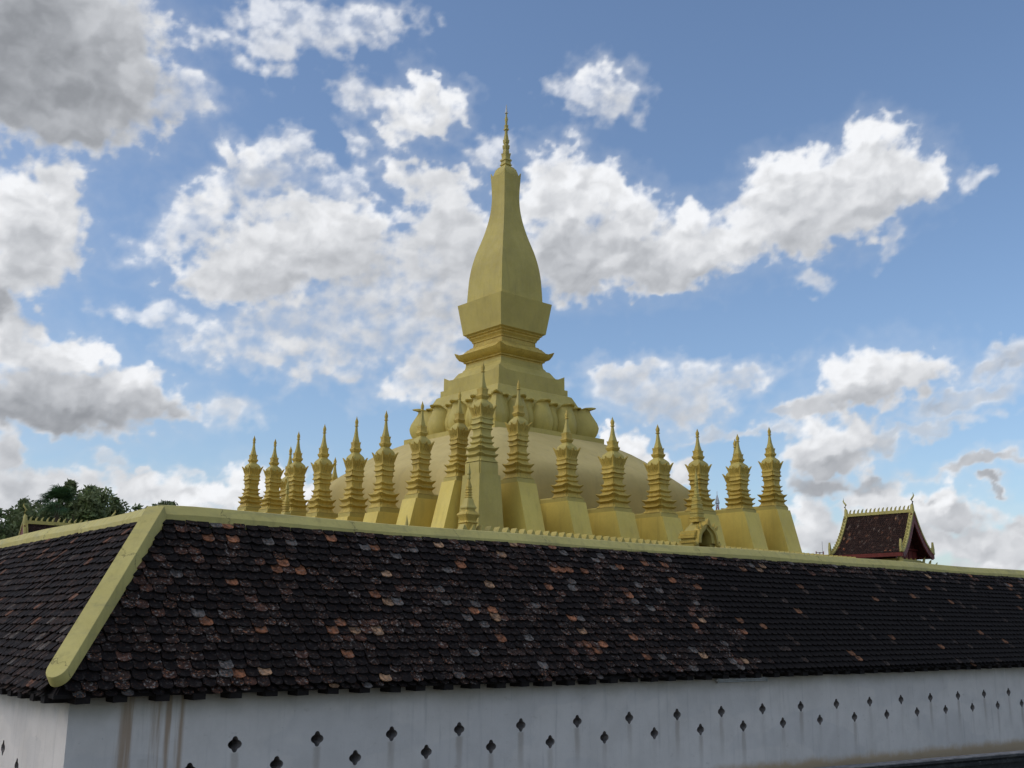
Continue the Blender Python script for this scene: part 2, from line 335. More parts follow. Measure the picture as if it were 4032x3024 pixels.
def cloud_look(az, el):
    ce = np.cos(np.radians(np.minimum(el, 80)))
    px, py = (az-38.7)*ce, el
    qx, qy = warp(px, py)
    soft, dark, rag, den = shape(qx, qy, az, el, ce)
    cum = np.clip(1.2-rag, 0.1, 1)
    soft = np.minimum(soft, .16+.75*cum)
    n = fbm(px*1.0, py*1.2, 7, 5, .51); b = fbm(px*.8+9, py*.95+4, 6, 41, .48, True)
    edge = np.exp(-np.clip(soft-.1, 0, 2)*(2.4-1.3*np.clip(rag-.5, 0, 1)))
    d = (soft-.02)*1.5 + ((n-.5)*(.5+1.25*rag+1.25*rag*rag) + (b-.5)*(.75*cum))*edge
    # soft self shading: how much cloud lies towards the light (up and a little left)
    occ = np.zeros_like(d)
    for step, wgt in ((.4, .5), (1.0, .7), (1.9, .8), (3.0, .7)):
        occ += wgt*np.clip(glook(0, qx-step*.5, qy+step)*1.5, 0, 1)
    T = np.exp(-.60*occ)
    # relief of the billows
    def hgt(x, y): return fbm(x*.50+2, y*.66+4, 5, 47, .50)
    rel = hgt(px+.55*(qx-px), py+.55*(qy-py))-hgt(px+.55*(qx-px)-.30, py+.55*(qy-py)+.42)
    lum = .60+.40*T+np.clip(rel*.85, -.15, .15)*(.35+.65*cum)+.05*(n-.5)
    lum = np.clip(lum, .50, .97)*(1-.68*dark*np.clip(soft*2.2, .3, 1))
    thin = np.exp(-np.clip(d, 0, 2)*3.0)
    lum = lum+(.66-lum)*thin*.5
    lum = np.clip(lum*1.03, .19, .93)
    wm = np.clip((lum-.25)/.55, 0, 1)[:, None]
    col = lum[:, None]*(np.array([.94, .99, 1.08])*(1-wm)+np.array([.985, 1., 1.03])*wm)
    return col, d, np.clip(den*(1.32-.45*rag), .12, 1)
def sky_dome():
    st = .092
    fa = np.arange(4, 74, st); fe = np.arange(-.6, 36.5, st)
    A = np.concatenate([np.arange(74, 364, 2.9), fa, ]) ; A = np.concatenate([np.arange(74-360, 4, 2.9), fa, [74]])
    E_ = np.concatenate([fe, np.linspace(36.6, 89.9, 36)])
    az, el = np.meshgrid(A, E_); sh = az.shape; az = az.ravel(); el = el.ravel()
    colr, d, wf_ = cloud_look(az, el)
    dirs = np.stack([np.sin(np.radians(az))*np.cos(np.radians(el)), np.cos(np.radians(az))*np.cos(np.radians(el)), np.sin(np.radians(el))], 1)
    # open sky round the sun so that its lamp is not blocked
    ang = np.degrees(np.arccos(np.clip(dirs@np.array(SUNV), -1, 1)))
    al = d-4*np.clip(1-(ang-18)/12, 0, 1)
    Rr = 9000.
    co = dirs*Rr; co[:, 2] += 0
    me = bpy.data.meshes.new('sky'); ny, nx = sh
    idx = np.arange(nx*ny).reshape(ny, nx)
    q = np.stack([idx[:-1, :-1], idx[:-1, 1:], idx[1:, 1:], idx[1:, :-1]], -1).reshape(-1, 4)
    me.vertices.add(len(co)); me.vertices.foreach_set('co', co.astype(np.float32).ravel())
    me.loops.add(q.size); me.loops.foreach_set('vertex_index', q.ravel().astype(np.int32))
    me.polygons.add(len(q)); me.polygons.foreach_set('loop_start', (np.arange(len(q))*4).astype(np.int32))
    me.update(calc_edges=True)
    at = me.color_attributes.new('cloud', 'FLOAT_COLOR', 'POINT')
    at.data.foreach_set('color', np.concatenate([colr, al[:, None]], 1).astype(np.float32).ravel())
    a2 = me.attributes.new('wisp', 'FLOAT', 'POINT'); a2.data.foreach_set('value', wf_.astype(np.float32))
    m = bpy.data.materials.new('cloud_layer'); m.use_nodes = True; nt = m.node_tree; nt.nodes.clear()
    out = N(nt, 'ShaderNodeOutputMaterial'); a = N(nt, 'ShaderNodeAttribute'); a.attribute_name = 'cloud'; w = N(nt, 'ShaderNodeAttribute'); w.attribute_name = 'wisp'
    vn = N(nt, 'ShaderNodeVectorMath', operation='NORMALIZE'); L(nt, pos(nt), vn.inputs[0])
    fn = noise(nt, vn.outputs[0], 150, 6, .62)
    dens = math_(nt, 'ADD', a.outputs['Alpha'], math_(nt, 'MULTIPLY', math_(nt, 'SUBTRACT', fn, .5), .24))
    wf = w.outputs['Fac']                 # 1 solid cumulus, low: thin ragged wisp
    span = math_(nt, 'ADD', 1.55, math_(nt, 'MULTIPLY', wf, -.82))
    core = remap(nt, math_(nt, 'DIVIDE', math_(nt, 'ADD', dens, .06), span), 0, 1)
    core = math_(nt, 'MULTIPLY', core, remap(nt, wf, .2, .85, .5, 1.0))
    veil = math_(nt, 'MULTIPLY', math_(nt, 'MULTIPLY', remap(nt, dens, -1.3, .5), .68), math_(nt, 'SUBTRACT', 1.2, wf))
    alpha = math_(nt, 'SUBTRACT', 1.0, math_(nt, 'MULTIPLY', math_(nt, 'SUBTRACT', 1.0, core), math_(nt, 'SUBTRACT', 1.0, veil)))
    lumn = math_(nt, 'ADD', 1.0, math_(nt, 'MULTIPLY', math_(nt, 'SUBTRACT', fn, .5), .10))
    em = N(nt, 'ShaderNodeEmission'); L(nt, a.outputs['Color'], em.inputs['Color']); L(nt, lumn, em.inputs['Strength'])
    tr = N(nt, 'ShaderNodeBsdfTransparent'); mx = N(nt, 'ShaderNodeMixShader')
    L(nt, alpha, mx.inputs[0]); L(nt, tr.outputs[0], mx.inputs[1]); L(nt, em.outputs[0], mx.inputs[2]); L(nt, mx.outputs[0], out.inputs['Surface'])
    m.cycles.emission_sampling = 'NONE'
    me.materials.append(m); me.shade_smooth()
    o = link('sky', me); tag(o, 'blue sky with broken white and grey cumulus clouds', kind='structure')
sky_dome()

# ------------------------------------------------------------------ the cloister round the court (near corner)
EX, EY, EZ = 4.376, 15.0, EYE-.922            # eave corner
LX, RY, RZ = 6.346, 16.970, EYE+1.856         # ridge corner, top of the ridge beam
XEND, YEND = 74.0, 84.5
OV = .30
WX, WY = EX+OV, EY+OV                          # outer wall faces
RBZ = RZ-.36                                   # where the tiles meet the ridge beam
RIN = .20
RUN = (RY-RIN)-EY; RISE = RBZ-EZ; SLEN = hypot(RUN, RISE); SA = atan2(RISE, RUN)

cloister = empty('cloister', (LX, RY, 0), label='long low cloister with white wall and dark hipped tile roof edged by yellow beams', cat='cloister')
def P(x, y, z): return (x-LX, y-RY, z)         # world -> cloister local

# wall with real cross shaped openings
def wall_mat():
    m, nt, b = mat('white_limewash'); p = pos(nt)
    sx = N(nt, 'ShaderNodeSeparateXYZ'); L(nt, p, sx.inputs[0]); X, Y, Z = sx.outputs
    base = mixc(nt, remap(nt, noise(nt, p, 1.3, 6, .65), .35, .7), (.72, .665, .60), (.64, .59, .53))
    st = noise(nt, scaled(nt, p, (5, 5, .35)), 1.4, 6, .7)
    base = mixc(nt, remap(nt, st, .52, .8, 0, .45), base, (.34, .32, .29))
    base = mixc(nt, remap(nt, noise(nt, scaled(nt, p, (.35, .35, .8)), 1.1, 3, .5), .50, .53, 0, .22), base, (.50, .48, .46))
    base = mixc(nt, remap(nt, noise(nt, scaled(nt, p, (1, 1, 1.6)), 4.3, 7, .75), .60, .70, 0, .40), base, (.42, .38, .32))
    spots = remap(nt, noise(nt, p, 17, 4, .7), .66, .74, 0, .5); base = mixc(nt, spots, base, (.36, .35, .33))
    # runs of dirt below each opening
    for t0, zc in ((HT0, HZ1), (HT1, HZ2)):
        fr = math_(nt, 'SUBTRACT', math_(nt, 'FRACT', math_(nt, 'ADD', math_(nt, 'DIVIDE', math_(nt, 'SUBTRACT', X, t0), HST), .5)), .5)
        wob = math_(nt, 'ADD', math_(nt, 'ABSOLUTE', fr), math_(nt, 'MULTIPLY', math_(nt, 'SUBTRACT', noise(nt, scaled(nt, p, (3, 3, 1.2)), 3, 4), .5), .06))
        line = remap(nt, wob, .015, .07, 1, 0)
        below = math_(nt, 'MULTIPLY', remap(nt, Z, zc-1.1, zc-.1), remap(nt, Z, zc-.13, zc-.10, 1, 0))
        amt = math_(nt, 'MULTIPLY', math_(nt, 'MULTIPLY', line, below), remap(nt, noise(nt, scaled(nt, p, (1.0, 1.0, .2)), 2.1, 3), .35, .6, .10, .52))
        base = mixc(nt, amt, base, (.31, .25, .19))
    # rusty runs near the corner
    cr = math_(nt, 'MULTIPLY', remap(nt, X, 5.25, 5.45), remap(nt, X, 6.25, 6.32, 1, 0))
    rn = remap(nt, noise(nt, scaled(nt, p, (6, 0, .22)), 1.2, 4, .6), .42, .60)
    base = mixc(nt, math_(nt, 'MULTIPLY', math_(nt, 'MULTIPLY', cr, rn), .75), base, (.32, .20, .105))
    # rising damp, tan, at the foot of the right part
    lvl = math_(nt, 'ADD', Z, math_(nt, 'ADD', math_(nt, 'MULTIPLY', X, .0142), math_(nt, 'MULTIPLY', math_(nt, 'SUBTRACT', noise(nt, p, 2.5, 6, .65), .5), .3)))
    damp = math_(nt, 'MULTIPLY', remap(nt, lvl, 1.27, 1.50, 1, 0), .85)
    base = mixc(nt, damp, base, (.46, .32, .17))
    # shade under the eave, painted into the wall colour as an olive band
    eave_shade = math_(nt, 'ADD', Z, math_(nt, 'MULTIPLY', math_(nt, 'SUBTRACT', noise(nt, p, 1.6, 5, .6), .5), .35))
    base = mixc(nt, math_(nt, 'MULTIPLY', remap(nt, eave_shade, EZ-.5, EZ-.05), .6), base, (.23, .205, .12))
    L(nt, base, b.inputs['Base Color']); b.inputs['Roughness'].default_value = .9; b.inputs['Specular IOR Level'].default_value = .1
    bump(nt, b, noise(nt, p, 22, 6, .65), .5, .006)
    return m
kD = WY/12.3
HT0, HST, HZ1 = 5.703*kD, 1.0935*kD, EYE-1.4039*kD
HT1, HZ2 = 9.295*WY/15.55, EYE-2.105*WY/15.55
M['wall'] = wall_mat()
def cross_loop(cx, cz, k=1.0):
    """outline of a wide oval with a small round lobe above and below"""
    pts = []
    for i in range(32):
        a = 2*pi*(i+.5)/32; ca, sa = cos(a), sin(a)
        r = 1/sqrt((ca/.110)**2+(sa/.070)**2)
        for oz, rr in ((.074, .044), (-.072, .042)):
            b_ = sa*oz; disc = b_*b_-oz*oz+rr*rr
            if disc > 0: r = max(r, b_+sqrt(disc))
        pts.append((cx+r*ca*k, cz+r*sa*k))
    return pts
def wall_panel(name, length, holes, place, z0, z1, depth):
    """front face with cut openings; place(u, z, d) gives the point d metres behind the face"""
    bm = bmesh.new(); edges = []
    def loop(pts):
        vs = [bm.verts.new((u, z, 0)) for u, z in pts]
        for i in range(len(vs)): edges.append(bm.edges.new((vs[i], vs[(i+1) % len(vs)])))
    n = 60
    outer = [(length*i/n, z0) for i in range(n+1)]+[(length*i/n, z1) for i in range(n, -1, -1)]
    loop(outer)
    for cu, cz in holes: loop(cross_loop(cu, cz))
    bmesh.ops.triangle_fill(bm, use_beauty=True, use_dissolve=False, edges=edges, normal=(0, 0, 1))
    bm.verts.index_update()
    vs = [place(v.co.x, v.co.y, 0) for v in bm.verts]; fs = [tuple(v.index for v in f.verts) for f in bm.faces]
    mb = MB(); mb.add(vs, fs); bm.free()
    return mb
right_holes = [(HT0+HST*i-WX, HZ1) for i in range(0, 24)]+[(HT1+HST*i-WX, HZ2) for i in range(-2, 23)]
right_holes = [(u, z) for u, z in right_holes if u > 1.0]
pr = lambda u, z, d: P(WX+u, WY+d, z)
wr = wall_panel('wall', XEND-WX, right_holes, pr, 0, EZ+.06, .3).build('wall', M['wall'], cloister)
wr['label'] = 'white limewashed wall with two rows of cross shaped openings'
# vents of the left wall seen at the frame edge
lv = [on_plane(12*1, 2945, (WX, 0, 0), Vector((1, 0, 0))), on_plane(65, 3010+8, (WX, 0, 0), Vector((1, 0, 0)))]
left_holes = [(lv[0].y-WY+HST*i, lv[0].z) for i in range(0, 8)]+[(lv[1].y-WY+HST*i, lv[1].z) for i in range(0, 8)]
pl_ = lambda u, z, d: P(WX+d, WY+u, z)
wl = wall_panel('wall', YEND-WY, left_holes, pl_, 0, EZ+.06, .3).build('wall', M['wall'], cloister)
wl['label'] = 'white limewashed wall turning the corner at left'
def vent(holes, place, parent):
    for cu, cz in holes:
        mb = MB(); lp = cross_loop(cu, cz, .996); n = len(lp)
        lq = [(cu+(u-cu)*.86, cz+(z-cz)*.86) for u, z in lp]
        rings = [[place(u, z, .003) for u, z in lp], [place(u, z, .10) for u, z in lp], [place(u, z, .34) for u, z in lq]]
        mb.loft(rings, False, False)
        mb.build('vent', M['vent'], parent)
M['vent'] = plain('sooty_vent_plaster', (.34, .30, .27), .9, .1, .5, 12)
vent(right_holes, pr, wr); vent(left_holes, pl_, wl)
# unseen walls added to close off the gallery and keep the openings dark
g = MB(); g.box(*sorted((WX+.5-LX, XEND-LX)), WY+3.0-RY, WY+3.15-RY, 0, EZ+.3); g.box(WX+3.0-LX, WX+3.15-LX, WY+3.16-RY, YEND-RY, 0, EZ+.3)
g.build('gallery_closing_wall', M['inner'], cloister)

# roof decks under the tiles
HIPX = lambda t: EX+t*RUN   # x of the hip at slope fraction t
deck = MB(); dz = -.035
def rp(x, t, dn=0.0):     # right slope point; t 0 eave .. 1 ridge
    return (x-LX, EY+t*RUN - dn*sin(SA)-RY, EZ+t*RISE+dn*cos(SA))
def lp_(y, t, dn=0.0):
    return (EX+t*RUN-dn*sin(SA)-LX, y-RY, EZ+t*RISE+dn*cos(SA))
a = [rp(EX, 0, dz), rp(XEND, 0, dz), rp(XEND, 1.0, dz), rp(EX+RUN, 1.0, dz)]; bq = [lp_(EY, 0, dz), lp_(EY+RUN, 1., dz), lp_(YEND, 1., dz), lp_(YEND, 0, dz)]
deck.add(a, [(0, 1, 2, 3)]); deck.add(bq, [(0, 1, 2, 3)])
# inner slopes towards the court
iy = 2*RY-EY; ix = 2*LX-EX
deck.add([P(LX+.2, RY+.2, RBZ-.03), P(XEND, RY+.2, RBZ-.03), P(XEND, iy, EZ), P(ix, iy, EZ)], [(0, 1, 2, 3)])
deck.add([P(LX+.2, RY+.2, RBZ-.03), P(LX+.2, YEND, RBZ-.03), P(ix, YEND, EZ), P(ix, iy, EZ)], [(0, 1, 2, 3)])
roof = deck.build('roof', M['deck'], cloister); roof['label'] = 'steep hipped roof of dark scalloped clay tiles'

# tiles
NC = 20; EXPO = SLEN/NC; TW = .210
def tile_shape(w=.204, ln=.30, th=.026, style=0):
    """tile in (u across, v down the slope, n up): rounded nose at v=0, tail at v=-ln"""
    h = w/2
    if style == 0: nose = [(-h, -.058), (-h*.88, -.030), (-h*.55, -.009), (0, 0), (h*.55, -.009), (h*.88, -.030), (h, -.058)]
    elif style == 1: nose = [(-h, -.06), (-h*.7, -.03), (-h*.2, 0), (h*.35, -.004), (h*.8, -.03), (h, -.07)]
    else: nose = [(-h, -.05), (-h*.6, -.012), (h*.1, -.006), (h*.7, -.02), (h, -.045)]
    top = nose+[(h, -ln), (-h, -ln)]; n = len(top); k = len(nose)
    tilt = lambda v: .070*(1+v/ln)
    vs = [(u, v, tilt(v)+th) for u, v in top]+[(u*.99, v-.002, tilt(v)) for u, v in nose]
    fs = [tuple(range(n-1, -1, -1))]+[(i, i+1, n+i+1, n+i) for i in range(k-1)]+[(n-1, 0, n), (k-1, k, n+k-1)]
    return vs, fs
SHAPES = [tile_shape(), tile_shape(w=.197, style=1), tile_shape(w=.20, style=2), tile_shape(w=.192)]
def tone(zone):
    r = random.random(); j = lambda c, s=.30: tuple(max(.003, x*k) for k in [1+random.uniform(-s, s)] for x in c)
    if zone == 'new':
        if r < .018: return (*j((.24, .11, .055)), .3)
        if r < .05: return (*j((.05, .036, .028)), .4)
        return (*j((.0105, .0080, .0070), .15), .04)
    if zone == 'left':
        if r < .025: return (*j((.18, .08, .045)), .5)
        if r < .06: return (*j((.09, .075, .062)), .7)
        if r < .45: return (*j((.034, .020, .015)), .35)
        return (*j((.0135, .0092, .0078)), .15)
    if r < .034: return (*j((.36, .145, .070)), .5)
    if r < .045: return (*j((.46, .27, .15)), .8)
    if r < .075: return (*j((.15, .135, .12)), 1.0)
    if r < .12: return (*j((.10, .048, .033)), 1.0)
    if r < .26: return (*j((.042, .025, .019)), 1.0)
    if r < .52: return (*j((.024, .0155, .0125)), .45)
    return (*j((.0105, .0078, .0072)), .16)
def tile_frame(side, a, t):
    """origin and axes of a tile at position a along the eave and slope fraction t"""
    if side == 'r':
        o = Vector(rp(a, t)); u = Vector((1, 0, 0)); v = Vector((0, -cos(SA), -sin(SA))); n = Vector((0, -sin(SA), cos(SA)))
    else:
        o = Vector(lp_(a, t)); u = Vector((0, -1, 0)); v = Vector((-cos(SA), 0, -sin(SA))); n = Vector((-sin(SA), 0, cos(SA)))
    return o, u, v, n
cands = []; under = []
for side in 'rl':
    a_end = 47. if side == 'r' else 36.
    for r in range(NC+1):
        t = (r*EXPO-.035)/SLEN
        if t > 1.0: continue
        hip = (EX if side == 'r' else EY)+max(t, 0)*RUN
        x = hip+.17+random.uniform(0, TW)*.9
        while x < a_end:
            cands.append((side, r, x+random.uniform(-.012, .012), t))
            if random.random() < .93: under.append((side, r, x+TW/2+random.uniform(-.03, .03), t-.062/SLEN+random.uniform(-.010, .008)/SLEN))
            x += TW
def tile_zone(side, r, x):
    if side == 'l': return 'left'
    if x > 19.0+random.uniform(-.4, .4)+.25*math.sin(r*2.1)-(.03*r) and r < NC-2+(1 if random.random() < .3 else 0): return 'new'
    return 'old'
def tile_mtx(side, x, t, wob=1.0, zone='old'):
    o, u, v, n = tile_frame(side, x, t)
    k = .25 if zone == 'new' else 1.0
    yaw = random.gauss(0, .035)*wob*k; pitch = random.gauss(0, .014)*wob*k; rl = random.gauss(0, .03)*wob*k
    A = Matrix((u, v, n)).transposed()
    R = Matrix.Rotation(yaw, 3, 'Z') @ Matrix.Rotation(pitch, 3, 'X') @ Matrix.Rotation(rl, 3, 'Y')
    m = (A @ R).to_4x4(); m.translation = o+n*(random.uniform(0, .012)*k)+v*random.gauss(0, .010)*k
    return m
EYEV = Vector((-LX, -RY, EYE))
def apparent(c):
    o, u, v, n = tile_frame(c[0], c[2], c[3]); d = EYEV-o; f = ray_in(o)
    return (n.dot(d.normalized())+.15)/d.length_squared if f else -1
def ray_in(o):
    w = Vector((o.x+LX, o.y+RY, o.z-EYE)); dz_ = w.dot(FW)
    return dz_ > 0 and abs(w.dot(RT)/dz_)*FPX < 1990 and abs(w.dot(UP)/dz_)*FPX < 1490
order = sorted(range(len(cands)), key=lambda i: -apparent(cands[i])); near = set(order[:300])
# individual tiles share seventy-two meshes
VAR = []
for k in range(72):
    mb = MB(); vs, fs = SHAPES[(0, 0, 1, 3, 2, 0)[k % 6]]; mb.add(vs, fs, tone('old')); VAR.append(mb.mesh('roof_tile', M['tile']))
rest = MB(); rest.c = []
def add_tile(mb, mtx, zone, shape=None):
    vs, fs = shape or SHAPES[random.choice((0, 0, 0, 3, 1, 2))]
    mb.add([mtx @ Vector(p) for p in vs], fs, tone(zone))
for i, (side, r, x, t) in enumerate(cands):
    zone = tile_zone(side, r, x); m = tile_mtx(side, x, t, 1.0, zone)
    if i in near:
        o = link('roof_tile', random.choice(VAR), roof); o.matrix_parent_inverse = Matrix.Identity(4); o.matrix_local = m
    else: add_tile(rest, m, zone)
SMALL = tile_shape(w=.165, ln=.2, th=.016)
SMALL = ([(u, v, n-.036) for u, v, n in SMALL[0]], SMALL[1])
for side, r, x, t in under:
    zone = tile_zone(side, r, x); add_tile(rest, tile_mtx(side, x, t, .6, zone), zone, SMALL)
o = rest.build('roof_tiles', M['tile'], roof); o['kind'] = 'stuff'

# yellow beams of ridges and hip
def beam_profile(): return [(-.21, -.37), (-.205, -.165), (-.09, -.015), (-.03, 0), (.03, 0), (.09, -.015), (.205, -.165), (.21, -.37)]
def wavy(s, seed): return .012*sin(s*.9+seed)+.010*sin(s*.37+seed*2)
def ridge(x_dir, length, seed):
    mb = MB(); rings = []; n = int(length/.5)
    for k in range(n+1):
        s = length*k/n; dzz = wavy(s, seed)-.028*math.exp(-((s-9)/7)**2)*(x_dir)
        ring = []
        for a, z in beam_profile():
            if x_dir: ring.append(((a if k == 0 else 0)+s*1.0, a, RZ+z+dzz*(k > 0)))
            else: ring.append((a, (a if k == 0 else 0)+s*1.0, RZ+z+dzz*(k > 0)))
        rings.append(ring)
    mb.loft(rings)
    return mb.build('ridge_beam', M['ridge'], cloister, 25)
ridge(1, XEND-LX, 1.0)['label'] = 'long yellow ridge beam running right'
ridge(0, YEND-RY, 2.3)['label'] = 'yellow ridge beam running left from the hip'
# hip beam: flat top, rounded foot
hp0 = Vector((EX-LX+.01, EY-RY+.01, EZ+.13)); hp1 = Vector((-.10, -.10, RZ-.150))
hd = (hp1-hp0).normalized(); hr = Vector((1, -1, 0)).normalized(); hu = hr.cross(hd)
if hu.z < 0: hu = -hu
hw = .150; Lh = (hp1-hp0).length
out = [(Lh, -hw*.98), (0.16, -hw)]+[(.16-.20*sin(a)*1.0, -hw*cos(a)) for a in [pi*i/12 for i in range(1, 12)]]+[(.16, hw), (Lh, hw*.98)]
mb = MB()
top = [hp0+hd*s+hr*w+hu*.14 for s, w in out]; mid = [hp0+hd*s+hr*w*1.0+hu*.125 for s, w in out]; top = [hp0+hd*(s+.008)+hr*w*.955+hu*.14 for s, w in out]; bot = [hp0+hd*s+hr*w+hu*(-.03-.11*min(1, max(0, s-.2)/.5)) for s, w in out]
mb.loft([bot, mid, top])
mb.build('hip_beam', M['ridge'], cloister, 30)['label'] = 'sloping yellow hip beam with rounded foot at the corner'

# eave: batten and rafter ends
mb = MB(); mb.box(EX-.0-LX, XEND-LX, EY+.02-RY, EY+.06-RY, EZ-.075, EZ-.02); mb.box(EX+.02-LX, EX+.06-LX, EY+.065-RY, YEND-RY, EZ-.075, EZ-.02)
mb.build('eave_batten', M['dark_wood'], cloister)
rf = MB(); rf.box(-.095, .095, 0, .34, -.115, -.02); rfm = rf.mesh('rafter_end', M['dark_wood'])
k = 0; x = EX+.35
while x < 46:
    o = link('rafter_end', rfm, cloister); o.location = P(x+random.uniform(-.05, .05), EY-.015, EZ-.03+random.uniform(-.012, .006)); o.rotation_euler = (0, random.uniform(-.03, .03), random.uniform(-.03, .03)); x += .545
y = EY+.45
while y < 34:
    o = link('rafter_end', rfm, cloister); o.location = P(EX-.015, y+random.uniform(-.04, .04), EZ-.03); o.rotation_euler = (0, 0, -pi/2+random.uniform(-.03, .03)); y += .545
mb = MB(); mb.box(EX+.1-LX, XEND-LX, EY+.07-RY, WY+.3-RY, EZ-.045, EZ-.018); mb.box(EX+.07-LX, WX+.3-LX, WY+.31-RY, YEND-RY, EZ-.045, EZ-.018)
mb.build('soffit', M['dark_wood'], cloister)

# tube lamp under the eave
p0 = on_plane(2822, 2663, (0, WY-.06, 0), Vector((0, 1, 0))); p1 = on_plane(3025, 2652, (0, WY-.06, 0), Vector((0, 1, 0)))
lamp = empty('tube_lamp', (p0.x, WY-.02, min(p0.z, EZ-.2)), label='unlit white tube lamp fixed to the wall under the eave', cat='lamp')
ln = p1.x-p0.x
mb = MB(); mb.box(0, ln, -.05, .015, 0, .05); mb.build('housing', M['lamp_white'], lamp)
mb = MB(); mb.tube([(.06, -.03, -.02), (ln-.06, -.03, -.02)], .014); mb.build('tube', M['lamp_white'], lamp)
for s in (.03, ln-.05):
    mb = MB(); mb.box(s, s+.02, -.05, -.005, -.045, -.002); mb.build('end_clip', M['lamp_white'], lamp)

# low mossy parapet in front of the wall, slanting towards the camera
def moss_mat():
    m, nt, b = mat('black_mossy_concrete'); p = pos(nt)
    c = mixc(nt, remap(nt, noise(nt, p, 3, 6, .7), .45, .62), (.012, .013, .012), (.035, .036, .033))
    c = mixc(nt, remap(nt, noise(nt, scaled(nt, p, (1, 1, 2.2)), 6, 6, .7), .62, .72), c, (.20, .22, .21))
    L(nt, c, b.inputs['Base Color']); b.inputs['Roughness'].default_value = .9; bump(nt, b, noise(nt, p, 18, 6, .7), .8, .03); return m
M['moss'] = moss_mat()
M['worn'] = plain('worn_grey_edge', (.30, .29, .28), .85, .1, .6, 5)
q0 = on_plane(3190, 3024, (0, 0, EYE-3.0), Vector((0, 0, 1))); q1 = on_plane(4032, 2953, (0, 0, EYE-3.0), Vector((0, 0, 1)))
pd = Vector((q1.x-q0.x, q1.y-q0.y, 0)).normalized()
par = empty('low_parapet', (q0.x, q0.y, 0), atan2(pd.y, pd.x), label='low black mossy parapet below the white wall at the lower right', cat='parapet')
mb = MB(); mb.box(-9, 22, -.32, -.04, 0, .80); mb.build('base', M['moss'], par)
def bead(zz, r): return [(-.0+r*cos(a), zz+r*sin(a)) for a in [pi*i/8-pi/2 for i in range(9)]]
mb = MB(); prof = [(-.36, .80), (-.36, .86), (-.34, .885), (-.30, .90), (-.36, .905), (-.385, .935), (-.36, .97), (-.03, .985), (-.0, .97), (-.0, .80)]
mb.prism([(0, y, z) for y, z in prof], (-9, 0, 0), (22, 0, 0)); mb.build('coping', M['moss'], par, 40)
mb = MB(); mb.box(-9, 22, -.345, -.012, .978, 1.0); mb.build('worn_edge', M['worn'], par)

# ------------------------------------------------------------------ the golden stupa
AZC = atan2(ray(1987, 1200).x, ray(1987, 1200).y); DC = 64.3
CX, CY = DC*sin(AZC), DC*cos(AZC)
SROT = radians(2.12)
XS = Vector((cos(SROT), sin(SROT), 0)); YS = Vector((-sin(SROT), cos(SROT), 0)); C0 = Vector((CX, CY, 0))
def loc(p): d = Vector(p)-C0; return Vector((d.dot(XS), d.dot(YS), p[2]))
def wld(x, y, z=0): v = C0+XS*x+YS*y; return Vector((v.x, v.y, z))
FC = DC*cos(AZC-YAW)
def zof(y):
    v = (1512-y)/FPX; return EYE+FC*(sin(PITCH)+v*cos(PITCH))/(cos(PITCH)-v*sin(PITCH))
def sof(hw, y):
    v = (1512-y)/FPX; return FC*(hw/FPX)/(cos(PITCH)-v*sin(PITCH))/1.4096
stupa = empty('golden_stupa', C0, SROT, label='great golden stupa with four sided bottle shaped spire on a lotus base', cat='stupa')
def sq(s, z, lift=0, pw=8, n=10, bulge=0):
    pts = []
    for k in range(4):
        for i in range(n):
            t = -1+2*i/n
            b = 1+bulge*(1-t*t)
            x, y = t*s, -s*b
            zz = z+lift*abs(t)**pw
            for _ in range(k): x, y = -y, x
            pts.append((x, y, zz))
    return pts
def tower_part(name, prof, m=None, smooth=30, cap0=True, cap1=True):
    mb = MB(); mb.loft([sq(sof(hw, y), zof(y), *(l if l else ())) for hw, y, l in prof], cap0, cap1)
    return mb.build(name, M[m or 'gold'], stupa, smooth)
U = None
# spire rings (lathe on square plan), finial
tower_part('finial', [(7, 446.5, U), (6.5, 443, U), (3.6, 440, U), (3.0, 427, U), (1.5, 422, U), (2.4, 419, U), (1.6, 417, U), (.4, 411, U)], 'silver', 40)
tower_part('spire', [(50, 699, U), (46, 683, U), (40, 670, U), (33, 665, U), (30, 661, U), (18.5, 656, U), (18.8, 655, U), (25, 652.5, U), (24.3, 650, U), (20, 647, U), (18.8, 638, U), (23.5, 635, U), (22.7, 630, U),
    (17, 626, U), (15.7, 624, U), (18, 612, U), (19.6, 607, (.05, 4)), (13, 604, U), (12.5, 597, U), (11, 589, U), (13.3, 587, U), (14.5, 575, (.04, 4)), (10, 572, U), (9.4, 566, U), (11.8, 565, U), (13.0, 554, (.06, 4)), (10, 552, U),
    (8, 538, U), (5.5, 526, U), (6.3, 515, U), (11, 513, U), (10.5, 508, U), (7, 505, U), (7, 500, U), (9, 495, U), (4, 491, U), (5.2, 477, U), (6.7, 471, U), (5, 464, U), (3, 458, U), (3, 447, U)], 'gold', 35)
d_ = [(51, 706, U), (50, 695, U), (46, 683, U), (40, 671, U), (34, 668, U), (33, 663, U), (28, 661, U), (18, 654, U)]
tower_part('spire_dome', d_, 'gold', 40)
body = [(149, 1199, U), (145, 1145, U), (140, 1096, U), (130, 1048, U), (115, 1001, U), (105, 977, U), (88.6, 938, U), (74.5, 898.6, U), (63.5, 859, U), (56.5, 820, U), (54, 781, U), (54.5, 761, U), (56, 735, U), (58, 712, (.02, 3)), (59.8, 700, (.28, 5))]
